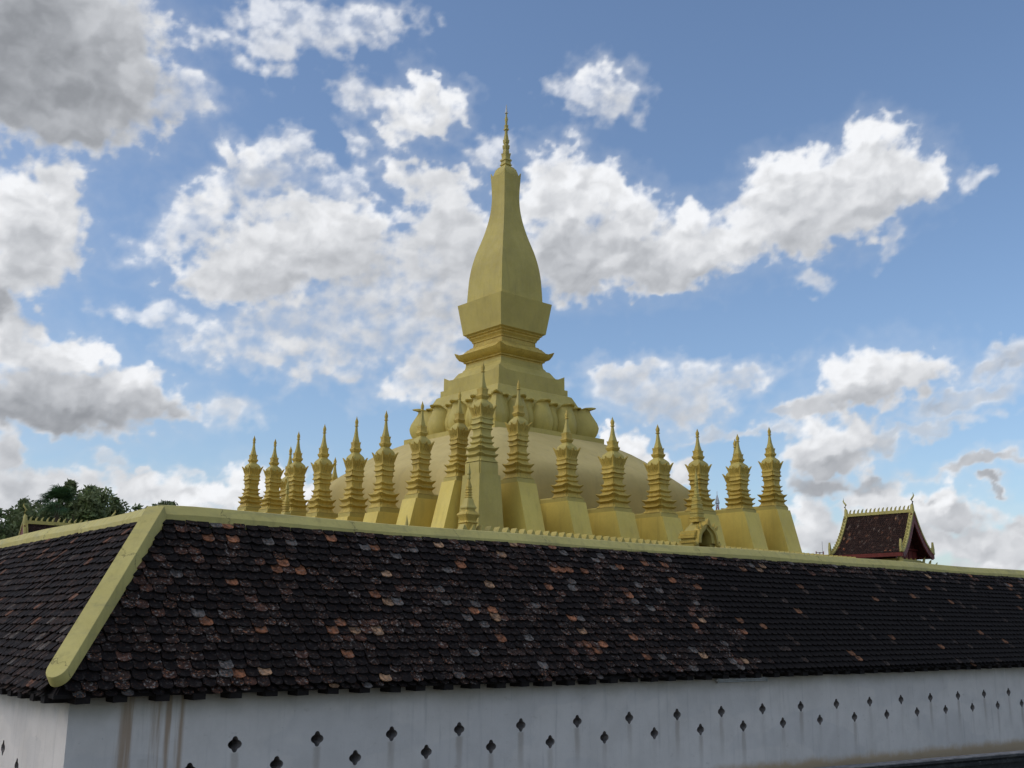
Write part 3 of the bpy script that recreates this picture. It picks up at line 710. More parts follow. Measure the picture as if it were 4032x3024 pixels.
def dense(pr):      # catmull interpolation for a smooth outline
    res = []
    for i in range(len(pr)-1):
        p0 = pr[max(i-1, 0)]; p1 = pr[i]; p2 = pr[i+1]; p3 = pr[min(i+2, len(pr)-1)]
        for k in range(4):
            t = k/4
            f = lambda a, b, c, d: .5*((2*b)+(-a+c)*t+(2*a-5*b+4*c-d)*t*t+(-a+3*b-3*c+d)*t**3)
            res.append((f(p0[0], p1[0], p2[0], p3[0]), f(p0[1], p1[1], p2[1], p3[1]), p1[2] if k == 0 else None))
    res.append(pr[-1]); return res
bd = dense(body[:-1])+[body[-1], (57, 700.5, (.28, 5)), (52, 708, (.05, 5))]
tower_part('bottle_spire', bd, 'gold', 22)
tower_part('box_tier', [(150, 1326, U), (162.5, 1321, U), (185.6, 1203, U), (150, 1201.5, U)], 'gold', 20)
tower_part('upper_moulding', [(137, 1374, U), (123, 1369, U), (122, 1354, U), (127, 1353, U), (127, 1350.5, U), (129, 1346, U), (139, 1338, U), (140, 1334, U), (146, 1331, U), (149.5, 1329, U), (149.5, 1324.5, U)], 'gold_dark', 25)
tower_part('curled_cornice', [(151, 1440, U), (151, 1434, U), (160, 1432, U), (160, 1427.5, U), (178, 1421, U), (190, 1412, (.08, 9)), (197, 1404.5, (.20, 9)), (195, 1403.5, (.20, 9)), (184, 1404.5, (.08, 9)), (172, 1402, U), (160, 1391.5, U), (149, 1383, U), (147, 1380, U), (138, 1378, U), (136, 1373.5, U)], 'gold_dark', 28)
tower_part('neck_tier', [(170, 1470, U), (165, 1467.5, U), (163, 1462, U), (154, 1455, U), (150, 1439, U)], 'gold', 28)
tower_part('horned_tier', [(250, 1543, U), (238, 1543, U), (237.5, 1520, U), (237, 1504, (.26, 9)), (233, 1504.5, (.20, 9)), (216, 1506, U), (207, 1499, U), (195, 1488, U), (188, 1480, U), (178, 1470, U), (168, 1467.5, U)], 'gold', 28)
tower_part('step_tier', [(300, 1612, U), (290, 1604, U), (281, 1590, U), (266, 1569, U), (258, 1566, U), (250.5, 1565.5, U), (250, 1541.5, U), (230, 1541, U)], 'gold', 28)
tower_part('lotus_core', [(306, 1745, U), (306, 1715, U), (303, 1660, U), (299, 1611, U)], 'gold', 28)
tower_part('lotus_ledge', [(394, 1757, U), (394.5, 1732, U), (340, 1730, U)], 'gold', 28)
# lotus petals
zb, zt = zof(1733), zof(1610)
PV = [0, .10, .22, .35, .50, .65, .76, .84, .90, .95, 1.0]
PS = [sof(h_, 1690) for h_ in (352, 363, 370, 373, 367, 355, 345, 340, 339, 342, 350)]
PSC = [sof(h_, 1690) for h_ in (352, 363, 370, 373, 367, 355, 345, 340, 339, 342, 349)]
PS = [sof(h_, 1690) for h_ in (352, 362, 369, 372, 368, 360, 353, 349, 348, 350, 355)]
PW = [.84, .94, .99, 1.0, .96, .85, .72, .62, .58, .57, .58]
PZ = [0, .10, .22, .35, .50, .65, .77, .85, .91, .955, .985]
def petal_obj(kind, ang, t, w, zb, zt):
    back = kind == 'back'; H = zt-zb; nu = 12; mb = MB(); vs = []; fs = []; nv = len(PV)+2
    rows = list(zip(PSC if kind == 'corner' else PS, PW, PZ))
    if back: rows = [(s_-.40, (.62+.16*v if v < .85 else .80), z_) for (s_, w_, z_), v in zip(rows, PV)]
    s_l, w_l, z_l = rows[-1]; kc = kind == 'corner'
    rows.append((s_l+(.08 if kc else .10), w_l*.93, z_l+(.018 if kc else .014))); rows.append((s_l+(.17 if kc else .19), w_l*.60, z_l-(.006 if kc else -.004)))
    def xf(x, s_, z_):
        if kind == 'corner': return (-s_+(x if x > 0 else 0), -s_+(-x if x < 0 else 0), z_)
        return (t+x, -s_, z_)
    for off in (0, -.11):
        for k, (s_, w_, z_) in enumerate(rows):
            for i in range(nu+1):
                u = -1+2*i/nu; dp = w*w_*(1.10 if k < 9 else .6)*(1-sqrt(1-.97*u*u))
                if kind == 'corner': dp *= .55
                lift = -.03*H*u*u if k > 6 else 0
                vs.append(xf(u*w*w_, s_-dp+off*(1 if k < len(rows)-2 else .5), zb+H*z_+lift+(off*.6 if k > 7 else 0)))
    n = nv*(nu+1)
    q = nu+1
    for j in range(nv-1):
        for i in range(nu):
            a = j*q+i; fs.append((a, a+1, a+q+1, a+q)); fs.append((n+a, n+a+q, n+a+q+1, n+a+1))
    for j in range(nv-1):
        a = j*q; fs.append((a, a+q, n+a+q, n+a)); a = j*q+nu; fs.append((a, n+a, n+a+q, a+q))
    for i in range(nu): a = (nv-1)*q+i; fs.append((a, a+1, n+a+1, n+a))
    R = Matrix.Rotation(ang, 3, 'Z')
    mb.add([R @ Vector(v) for v in vs], fs)
    return mb.build('back_petal' if back else 'petal', M['gold'], stupa, 38)
sp = sof(352, 1690)
for k in range(4):
    ang = k*pi/2
    nf = 3; gap = 2*sp/(nf+1)
    for i in range(nf): petal_obj('front', ang, -sp+gap*(i+1), gap*.42, zb, zt)
    for i in range(nf+1): petal_obj('back', ang, -sp+gap*(i+.5), gap*.27, zb+.1, zt-.05)
    petal_obj('corner', ang, 0, gap*.43, zb, zt+.02)
# lower dome
def super_ring(s, z, n, k=64):
    pts = []
    for i in range(k):
        a = 2*pi*(i+.5)/k-3*pi/4; c, q = cos(a), sin(a); r = s/((abs(c)**n+abs(q)**n)**(1/n)); pts.append((r*c, r*q, z))
    return pts
domep = [(393, 1752), (425, 1763), (462, 1777), (508, 1797), (554, 1822), (603, 1852), (651, 1884), (695, 1913), (736, 1941), (768, 1968), (790, 2000), (800, 2050), (806, 2120)]
mb = MB(); rings = []
for i, (hw, y) in enumerate(domep[::-1]):
    f = i/(len(domep)-1); n = 14-9*sin(pi*min(1, f*1.15))**2 if f > .2 else 14-9*sin(pi*f*1.15)**2
    R_d = sof(hw, y)*1.4096
    rings.append(super_ring(R_d/(2**(.5-1/n)), zof(y), n))
mb.loft(rings); mb.build('bell_dome', M['tan'], stupa, 50)

# terraces
B = DC/5.78
TB = B-1.45                                       # wall behind the buttresses
Z_T1 = 3.6                                        # first terrace floor
def pillar_pos(px, py, side):
    if side == 'r': p = on_plane(px, py, wld(0, -B), YS)
    elif side == 'l': p = on_plane(px, py, wld(-B, 0), XS)
    elif side == 'b': p = on_plane(px, py, wld(0, B), YS)
    else: p = on_plane(px, py, wld(B, 0), XS)
    return p
PIL = []   # name-label, side, axis px, tip y, base y
right = [(2042.4, 2040, 1493, 1904), (2231.3, 2236, 1612, 1978), (2411, 2428, 1640.7, 2018), (2589, 2606, 1670, 2039), (2745, 2766, 1687, 2028), (2903, 2922, 1708, 2019), (3028, 3052, 1680, 2009)]
left = [(1810.5, 1800, 1535.6, 1897), (1664, 1653, 1578.5, 1966), (1522, 1506, 1615, 2019), (1405.6, 1386, 1638.6, 2038), (1279.4, 1260, 1668.6, 2038), (1177, 1157, 1698, 2030), (1084.8, 1064, 1727, 2020), (1002.4, 981, 1714.6, 2011)]
def zat(px, py, p):      # height of the pixel on the upright through p
    d = ray(px, py); return EYE+d.z*hypot(p.x, p.y)/hypot(d.x, d.y)
data = []
pn = wld(*(loc(on_plane(1901, 1640, wld(0, -B), YS)).x*0-B*1.0, -B*1.0))
# near corner stands where its axis is seen, on the diagonal distance of the corner
d = ray(1899, 1640); dist = hypot(wld(-B, -B).x, wld(-B, -B).y); pn = Vector((d.x, d.y, 0))*(dist/hypot(d.x, d.y))
data.append(('corner', pn, zat(1903, 1423, pn), zat(1893, 1840, pn)))
WF = [1.05, 1.0, 1.16, 1.22, 1.24, 1.2, 1.27, 1.15, 1.02, 1.02, 1.0, .96, 1.03, 1.07, 1.14, 1.12, 1.1, 1.1, 1.25]
for tx, bx, ty, by in right:
    p = pillar_pos(tx, ty, 'r'); p2 = pillar_pos(bx, by, 'r'); p = Vector((p.x, p.y, 0)); data.append(('r', p, zat(tx, ty, p), zat(bx, by, p)))
for tx, bx, ty, by in left:
    p = pillar_pos(tx, ty, 'l'); p = Vector((p.x, p.y, 0)); data.append(('l', p, zat(tx, ty, p), zat(bx, by, p)))
for side, tx, ty in (('b', 1145.6, 1756), ('b', 1320.6, 1799), ('f', 2893, 1727)):
    p = pillar_pos(tx, ty, side); p = Vector((p.x, p.y, 0)); zt_ = zat(tx, ty, p); data.append((side, p, zt_, zt_-5.3))

# pillar profile: (height from the tip, half diagonal) in photo units, split into parts
def notched(s, z, lift=0, k=.13):
    kk = s*k; q = s-kk; pts = []
    for r in range(4):
        for x, y, l in ((-q, -s, 1), (-q*.5, -s, .12), (q*.5, -s, .12), (q, -s, 1), (q, -q, 1)):
            for _ in range(r): x, y = -y, x
            pts.append((x, y, z+lift*l))
    return pts
TIP = [(0, .3), (30, 8), (55, 17), (70, 19), (92, 15), (100, 13), (106, 20), (112, 22), (118, 13)]
BELLSP = [(116, 12), (160, 16), (220, 24), (262, 34), (285, 40), (296, 36)]
COLLAR = [(292, 40), (300, 56), (330, 49), (358, 53), (372, 67), (384, 62), (400, 52), (410, 44)]
BELL = [(408, 46), (420, 54), (436, 74), (456, 93), (474, 101), (512, 104)]
SHAFT = [(598, 92), (606, 100), (612, 106), (618, 106), (624, 98), (636, 97), (650, 100), (664, 110), (672, 116), (678, 92), (690, 90), (706, 92), (716, 101), (722, 104), (727, 90), (742, 85), (766, 82), (788, 88), (800, 100), (806, 115), (812, 113), (824, 91), (838, 91), (852, 97), (862, 116), (868, 115), (878, 95), (892, 104), (910, 122), (920, 156), (928, 163), (936, 152), (950, 126), (966, 124), (978, 132), (990, 154), (996, 158), (1003, 148), (1012, 124), (1030, 128), (1048, 142), (1058, 152), (1064, 156)]
LIFTS = {k_: v_*1.8 for k_, v_ in {612: 5, 618: 5, 672: 6, 722: 4, 806: 8, 812: 6, 862: 6, 868: 5, 920: 8, 928: 12, 936: 8, 990: 8, 996: 10, 1003: 6}.items()}
def pil_loft(pr, u, z_tip, lifts=None, cap0=True, cap1=True):
    mb = MB(); mb.loft([notched(hw*WID*u/1.27, z_tip-h*u, (lifts or {}).get(h, 0)*u) for h, hw in pr[::-1]], cap0, cap1); return mb
WID = 1.0
def capital(u, zt_):
    """flaring crown of carved leaves: tall wings at the corners, a pointed leaf on each face"""
    mb = MB(); n = 24; rings = []
    prof = [(606, 92, 0), (598, 98, 0), (590, 93, 0), (576, 95, .1), (556, 101, .3), (534, 110, .6), (514, 118, .85), (500, 124, 1.0)]
    def ring(h, hw, f, inset=0):
        s = hw*WID*u/1.30-inset; pts = []
        for r in range(4):
            for i in range(n):
                t = -1+2*i/n; at = abs(t)
                wing = max(0, (at-.50)/.50)**1.3
                mid = max(0, 1-at/.22); sub = max(0, 1-abs(at-.42)/.16)
                z = zt_-h*u + f*u*(wing*50+mid*40+sub*14-12)*(1 if f > .5 else 0.2)
                rel = (4.2*cos(t*pi*9)*(1-wing)+7*mid+5*sub-3*(at > .5)*(1-wing))*u*min(1, f*2+.25)*(.6+.8*abs(sin(h*.11)))+(wing*f*7*u)
                sx = s+rel+wing*f*2*u
                x, y = t*(s+wing*f*10*u), -sx
                for _ in range(r): x, y = -y, x
                pts.append((x, y, z))
        return pts
    rings = [ring(*p) for p in prof]
    rings.append(ring(502, 116, 1.0, .03)); rings.append(ring(524, 98, .0, .02))
    mb.loft(rings, True, True); return mb
def rough_hash(p): return int(abs(p.x*31+p.y*17)) % 5
ordn = ['first', 'second', 'third', 'fourth', 'fifth', 'sixth', 'seventh', 'eighth']
cnt = {'r': 0, 'l': 0, 'b': 0, 'f': 0}
GRP = 'small golden spires round the stupa terrace'
for (side, p, ztip, zbase), WID in zip(data, WF):
    Hp = ztip-zbase; u = Hp/1110.
    if side == 'corner': label = 'tallest standing small spire on the near corner buttress in front of the great stupa'
    elif side in 'rl':
        i = cnt[side]; cnt[side] += 1
        end = i == (6 if side == 'r' else 7)
        if side == 'r': label = 'small golden spire, last at the right end, on a steep buttress' if end else f'small golden spire, {ordn[i]} to the right of the near corner spire'
        else: label = 'small golden spire, leftmost of all, above the dark roof' if end else f'small golden spire, {ordn[i]} to the left of the near corner spire'
    elif side == 'b':
        i = cnt['b']; cnt['b'] += 1
        label = ['small golden spire half hidden in the gap behind the left row', 'small golden spire tip peeping over the dome slope behind the left row'][i]
    else: label = 'small golden spire almost hidden behind the second last one at right'
    root = empty('small_spire', (p.x, p.y, 0), SROT, label=label, cat='spire', group=GRP)
    pil_loft(TIP, u, ztip).build('finial', M['gold_dark'], root, 35)
    pil_loft(BELLSP, u, ztip).build('spirelet', M['gold'], root, 30)
    pil_loft(COLLAR, u, ztip, {300: 10, 372: 8}).build('petal_collar', M['gold_dark'], root, 30)
    pil_loft(BELL, u, ztip).build('bell', M['gold'], root, 35)
    capital(u, ztip).build('leaf_capital', M['gold_dark'], root, 25)
    pil_loft(SHAFT, u, ztip, LIFTS).build('tiered_shaft', M['gold_dark'] if side != 'corner' else M['gold'], root, 25)
    # plinth and battered buttress
    sb = 160*WID*u/1.30
    zb_ = zbase; zp = ztip-1062*u
    loc_p = loc(p)
    back = 1.45
    def orient(v):   # outward is -Y in this frame; turn to face the pillar's side
        x, y, z = v
        if side == 'l': return (y, -x, z)
        if side == 'b': return (-x, -y, z)
        if side == 'f': return (-y, x, z)
        return v
    top_z = zb_-.02
    mb = MB()
    if side == 'corner':
        mb.loft([notched(sb*.97, zp-.62, 0, .1), notched(sb*.97, zp-.10, 0, .1), notched(sb*.9, zp, 0, .1)])
        mb.build('plinth', M['gold'], root, 25)
        mb = MB(); zt2 = zp-.60; h_ = zt2-Z_T1; bt = .20
        a = sb*1.05; mb.loft([[(-a-bt*h_*.35, -a-bt*h_*.35, Z_T1), (a+.30*h_*0+.25, -a-bt*h_*.35, Z_T1), (a+2.2, a+2.2, Z_T1), (-a-bt*h_*.35, a+.25, Z_T1)],
                             [(-a, -a, zt2), (a, -a, zt2), (a, a, zt2), (-a, a, zt2)]])
        mb.build('buttress', M['gold'], root, 20)
        continue
    mb = MB()
    a = sb*.98
    mb.add([orient(v) for v in [(-a, -a, zb_-.02), (a, -a, zb_-.02), (a, back-.02, zb_-.02), (-a, back-.02, zb_-.02), (-a, -a, zp-.05), (a, -a, zp-.05), (a, back-.02, zp-.05), (-a, back-.02, zp-.05), (-a*.93, -a*.93, zp+.02), (a*.93, -a*.93, zp+.02), (a*.93, back-.1, zp+.02), (-a*.93, back-.1, zp+.02)]],
           [(0, 1, 5, 4), (1, 2, 6, 5), (2, 3, 7, 6), (3, 0, 4, 7), (4, 5, 9, 8), (5, 6, 10, 9), (6, 7, 11, 10), (7, 4, 8, 11), (8, 9, 10, 11), (3, 2, 1, 0)])
    mb.build('plinth', M['gold'], root, 25)
    mb = MB(); w = a*1.04; f0 = a*1.18; h_ = top_z-Z_T1; f1 = f0+.27*h_
    mb.add([orient(v) for v in [(-w*1.03, -f1, Z_T1), (w*1.03, -f1, Z_T1), (w*1.03, back+.2, Z_T1), (-w*1.03, back+.2, Z_T1), (-w, -f0, top_z), (w, -f0, top_z), (w, back+.2, top_z), (-w, back+.2, top_z)]],
           [(0, 1, 5, 4), (1, 2, 6, 5), (2, 3, 7, 6), (3, 0, 4, 7), (4, 5, 6, 7), (3, 2, 1, 0)])
    mb.build('buttress', M['gold_bright'], root, 20)

# terrace wall behind buttresses: its top sags from the corners to the middle of each side
def sag_top(side):
    pts = [(loc(p).x if side == 'r' else loc(p).y, zb_) for s_, p, zt_, zb_ in data if s_ == side]
    pts.sort(); return pts
rt_pts = sag_top('r'); lf_pts = sag_top('l')
def interp(pts, t):
    return float(np.interp(t, [a for a, _ in pts], [b for _, b in pts]))
mb = MB(); n = 48; lo = []; hi = []
for k in range(4):
    for i in range(n):
        t = -1+2*i/n; x, y = t*TB, -TB
        z = interp(rt_pts, t*B) if k in (0, 2) else interp(lf_pts, (-t if k == 3 else t)*B)
        for _ in range(k): x, y = -y, x
        lo.append((x, y, Z_T1-.5)); hi.append((x, y, z-.02))
ins = [(x*.93, y*.93, z) for x, y, z in hi]
mb.loft([lo, hi, ins]); mb.build('terrace', M['gold'], stupa, 30)

# first terrace with its merlon parapet
B1 = .232*DC
pm = on_plane(2330, 2104, wld(0, -B1), YS); ZM = pm.z                      # merlon tips
mw, mh = .47, .40
wallp = empty('merlon_wall', wld(0, 0), SROT, label='low golden terrace wall topped by a row of pointed merlons behind the ridge', cat='wall')
mb = MB(); zt_ = ZM-mh
for k in range(4):
    R = Matrix.Rotation(k*pi/2, 3, 'Z'); m_ = MB(); m_.box(-B1+ (0 if k % 2 == 0 else .45), B1-(0 if k % 2 == 0 else .45), -B1, -B1+.45, 0, zt_)
    mb.add([R @ Vector(v) for v in m_.v], m_.f)
mb.build('wall', M['gold'], wallp)
mb = MB(); mb.box(-B1+.46, B1-.46, -B1+.46, B1-.46, 0, Z_T1); mb.build('terrace_floor', plain('grey_terrace_paving', (.15, .14, .12), .9, .1, .3, 1.2), wallp)
def merlon_mesh():
    mb = MB(); d = .4; w = mw*.5
    mb.add([(-w, 0, 0), (w, 0, 0), (w, d, 0), (-w, d, 0), (0, .03, mh), (0, d-.03, mh), (-w, 0, -.0), (w, 0, -.0)], [(0, 1, 4), (1, 2, 5, 4), (2, 3, 5), (3, 0, 4, 5), (3, 2, 1, 0)])
    return mb.mesh('merlon', M['gold'])
mm = merlon_mesh(); nm = int(2*B1/mw)
gx = loc(on_plane(2745, 2130, wld(0, -B1), YS)).x
for i in range(nm):
    x = -B1+mw*(i+.5)
    if abs(x-gx) < 1.0: continue
    o = link('merlon', mm, wallp); o.location = (x, -B1+.02, zt_+.002)

# small corner stupas on the first terrace
CP = [(939, 0.4), (1000, 8), (1030, 13), (1056, 16), (1064, 17), (1072, 10), (1080, 13), (1108, 16), (1114, 15), (1118, 10), (1150, 15), (1185, 23), (1200, 25), (1212, 20), (1216, 27), (1222, 29), (1230, 22), (1240, 22), (1246, 30), (1250, 30), (1254, 22), (1266, 23), (1272, 30), (1276, 30), (1280, 22), (1292, 24), (1298, 31), (1303, 30), (1308, 27), (1320, 36), (1350, 42), (1376, 50), (1392, 58), (1400, 63), (1412, 62), (1418, 54), (1432, 52), (1448, 68), (1466, 86), (1476, 90), (1490, 84), (1508, 70), (1536, 62), (1548, 74), (1556, 80), (1564, 66), (1600, 62), (1720, 62), (1730, 80)]
def corner_stupa(p, ztip, u, label):
    root = empty('corner_stupa', (p.x, p.y, 0), SROT, label=label, cat='stupa', group='small stupas on the lower terrace wall')
    f = lambda lo_, hi_: [(h-939, w*1.0) for h, w in CP if lo_ <= h <= hi_]
    for nm_, a, b_, mk in (('finial', 939, 1118, 'gold'), ('ringed_spire', 1118, 1308, 'gold_dark'), ('bell', 1308, 1432, 'gold'), ('lotus_base', 1432, 1730, 'gold_dark')):
        pil_loft(f(a, b_), u, ztip, {1476-939: 3}).build(nm_, M[mk], root, 30)
    pz = ztip-(1730-939)*u
    mb = MB(); s = 80*u/1.34; mb.box(-s, s, -s, s, 2.0, pz); mb.build('pedestal', M['gold'], root)
    # four small corner leaves hugging the lotus base
    for sx in (-1, 1):
        for sy in (-1, 1):
            mb = MB(); b0 = ztip-(1600-939)*u; t0 = ztip-(1462-939)*u; s = 62*u/1.34
            pts = [(0, 0), (.0, .35), (.30, .75), (.22, 1.0), (.02, .8), (-.2, .4), (-.2, 0)]
            dirv = Vector((sx, sy, 0)).normalized(); nr = Vector((-sy, sx, 0)).normalized()*.06*u*100*.3
            poly = [dirv*(s*1.25+a_*s*.9)+Vector((0, 0, b0+(t0-b0)*b2)) for a_, b2 in pts]
            mb.prism(poly, -nr, nr); mb.build('corner_leaf', M['gold_dark'], root, 30)
uc = 1/2.552
pc_ = on_plane(1845, 2000, wld(0, -B1), YS); dcs = hypot(wld(-B1+.6, -B1+.6).x, wld(-B1+.6, -B1+.6).y); d = ray(1846, 1900); pc = Vector((d.x, d.y, 0))*(dcs/hypot(d.x, d.y))
zt1 = zat(1846, 1818, pc); zb1 = zat(1844, 1450+1600*uc, pc); corner_stupa(pc, zt1, (zt1-zb1)/(1600-939), 'small slender stupa in front of the near corner buttress, its base behind the ridge')
d = ray(1131, 1940); pl2 = on_plane(1131, 1940, wld(-B1, 0), XS); pl2 = Vector((pl2.x, pl2.y, 0)); zt2 = zat(1131.5, 1881, pl2)
corner_stupa(pl2, zt2, (zt1-zb1)/(1600-939)*1.15, 'small slender stupa half hidden among the left row of spires')
d = on_plane(1602, 2040, wld(-B1, 0), XS); pl3 = Vector((d.x, d.y, 0)); corner_stupa(pl3, zat(1602, 2026, pl3), (zt1-zb1)/(1600-939), 'tiny stupa tip just rising over the left part of the ridge')

# gate shrine in the middle of the right side
gp = on_plane(2752, 2150, wld(0, -B1-.5), YS); gz0 = zat(2760, 2160, gp)-.3
gate = empty('gate_shrine', (gp.x, gp.y, 0), SROT, label='small golden gate shrine with arched doorway and tapering spire on the terrace wall', cat='shrine')
dg = hypot(gp.x, gp.y); pxm = dg/FPX*1.04
gtop = zat(2730, 1838, gp); z = lambda y: zat(2752, y, gp)
W = .80                                     # half width
# body as two jambs and a back, so that the doorway is open
jw = .34*W*2*.5
mb = MB()
for s in (-1, 1): mb.box(*sorted((s*W*.52, s*W*.98)), -.35, .45, 2.0, z(2100))
mb.box(-W*.52, W*.52, .30, .45, 2.0, z(2100)); mb.build('body', M['gold'], gate)
for zz, w_ in ((z(2118), 1.10), (z(2108), 1.04), (z(2098), .92), (z(2136), 1.02)):
    for s in (-1, 1):
        mb = MB(); mb.box(*sorted((s*W*.52, s*W*w_*1.04)), -.40-.05*w_, .45+.07*w_, zz-.06, zz+.05); mb.build('cornice', M['gold_dark'], gate)
def arch_pts(rw, rh, zb0, n=18, ogee=.18):
    pts = []
    for i in range(n+1):
        a = pi*i/n; x = -cos(a)*rw; zz = sin(a)**.85*rh+(ogee*rh*max(0, 1-abs(x/rw)/.3))
        pts.append((x, zb0+zz))
    return pts
def arch_band(r_out, r_in, zb0, ho, hi_, y0, y1, name, m):
    o = arch_pts(r_out, ho, zb0); i_ = arch_pts(r_in, hi_, zb0); mb = MB(); n = len(o); vs = []; fs = []
    for (pts) in ((o, y0), (i_, y0), (o, y1), (i_, y1)): vs += [(x, pts[1], zz) for x, zz in pts[0]]
    for k in range(n-1):
        fs += [(k, k+1, n+k+1, n+k), (2*n+k, 3*n+k, 3*n+k+1, 2*n+k+1), (k, 2*n+k, 2*n+k+1, k+1), (n+k, n+k+1, 3*n+k+1, 3*n+k)]
    fs += [(0, n, 3*n, 2*n), (n-1, 2*n-1+n*2, 4*n-1, 2*n-1)]
    mb.add(vs, fs); return mb.build(name, m, gate, 30)
zs = z(2140); 
arch_band(W*.80, W*.50, zs, z(2078)-zs, z(2091)-zs, -.5, -.1, 'arch', M['gold'])
arch_band(W*.94, W*.79, zs-.02, z(2066)-zs, z(2079)-zs, -.62, -.2, 'arch_hood', M['gold_dark'])
mb = MB(); mb.loft([[(x, y_, zz) for x, zz in arch_pts(W*.9, z(2068)-zs, zs)]+[(W*.9, y_, zs-.05), (-W*.9, y_, zs-.05)] for y_ in (-.24, .42)], False, True); mb.build('vault', M['gold'], gate, 30)
mb = MB(); mb.box(-W*.50, -W*.44, -.03, .26, 2.0, z(2098)); mb.box(-W*.44, W*.02, .22, .28, 2.0, z(2100)); mb.build('door_leaf', M['gold_bright'], gate)
for s, y_ in ((-1, 2150), (1, 2150)):      # curled feet of the hood
    mb = MB(); mb.tube([(s*W*.86, -.45, zs+.12), (s*W*.96, -.5, zs-.06), (s*W*1.12, -.52, zs-.1), (s*W*1.22, -.52, zs+.02), (s*W*1.16, -.52, zs+.10)], [.12, .11, .10, .08, .04], 8); mb.build('scroll', M['gold_dark'], gate, 40)
mb = MB(); zz = z(2070); mb.prism([(-.16, 0, zz), (.16, 0, zz), (.07, 0, zz+.2), (0, 0, z(2046)), (-.07, 0, zz+.2)], (0, -.66, 0), (0, -.5, 0)); mb.build('flame_finial', M['gold_dark'], gate)
for s in (-1, 1):
    for k in range(2):
        mb = MB(); bx = s*W*(.55+.28*k); bz = z(2080+8*k); mb.prism([(bx-.07, 0, bz), (bx+.07, 0, bz), (bx+s*.10, 0, bz+.22)], (0, -.6, 0), (0, -.48, 0)); mb.build('crocket', M['gold_dark'], gate)
tz = [z(2056), z(2036), z(2017), z(2000), z(1984), z(1968), z(1955)]
for k in range(6):
    w_ = .29-.024*k; mb = MB(); dz_ = tz[k+1]-tz[k]
    mb.loft([notched(w_*.93, tz[k]+.002, 0), notched(w_*.93, tz[k]+dz_*.62, 0), notched(w_*1.05, tz[k]+dz_*.72, .02), notched(w_*1.05, tz[k]+dz_*.86, .02), notched(w_*.8, tz[k]+dz_*.998)])
    o = mb.build('tier', M['gold'] if k % 2 else M['gold_dark'], gate, 25); o.location = (0, .05, 0)
rad = lambda n_, r, zz: [(r*cos(2*pi*i/n_), r*sin(2*pi*i/n_), zz) for i in range(n_)]
sp0 = tz[6]; spH = gtop-sp0
mb = MB(); mb.loft([rad(12, r*W, sp0+spH*h) for r, h in ((.17, 0), (.18, .05), (.20, .08), (.13, .11), (.14, .22), (.12, .30), (.16, .33), (.09, .36), (.10, .44), (.13, .47), (.08, .50), (.11, .57), (.07, .70), (.03, .82), (.012, 1.0))]); o = mb.build('spire', M['gold'], gate, 40); o.location = (0, .05, 0)

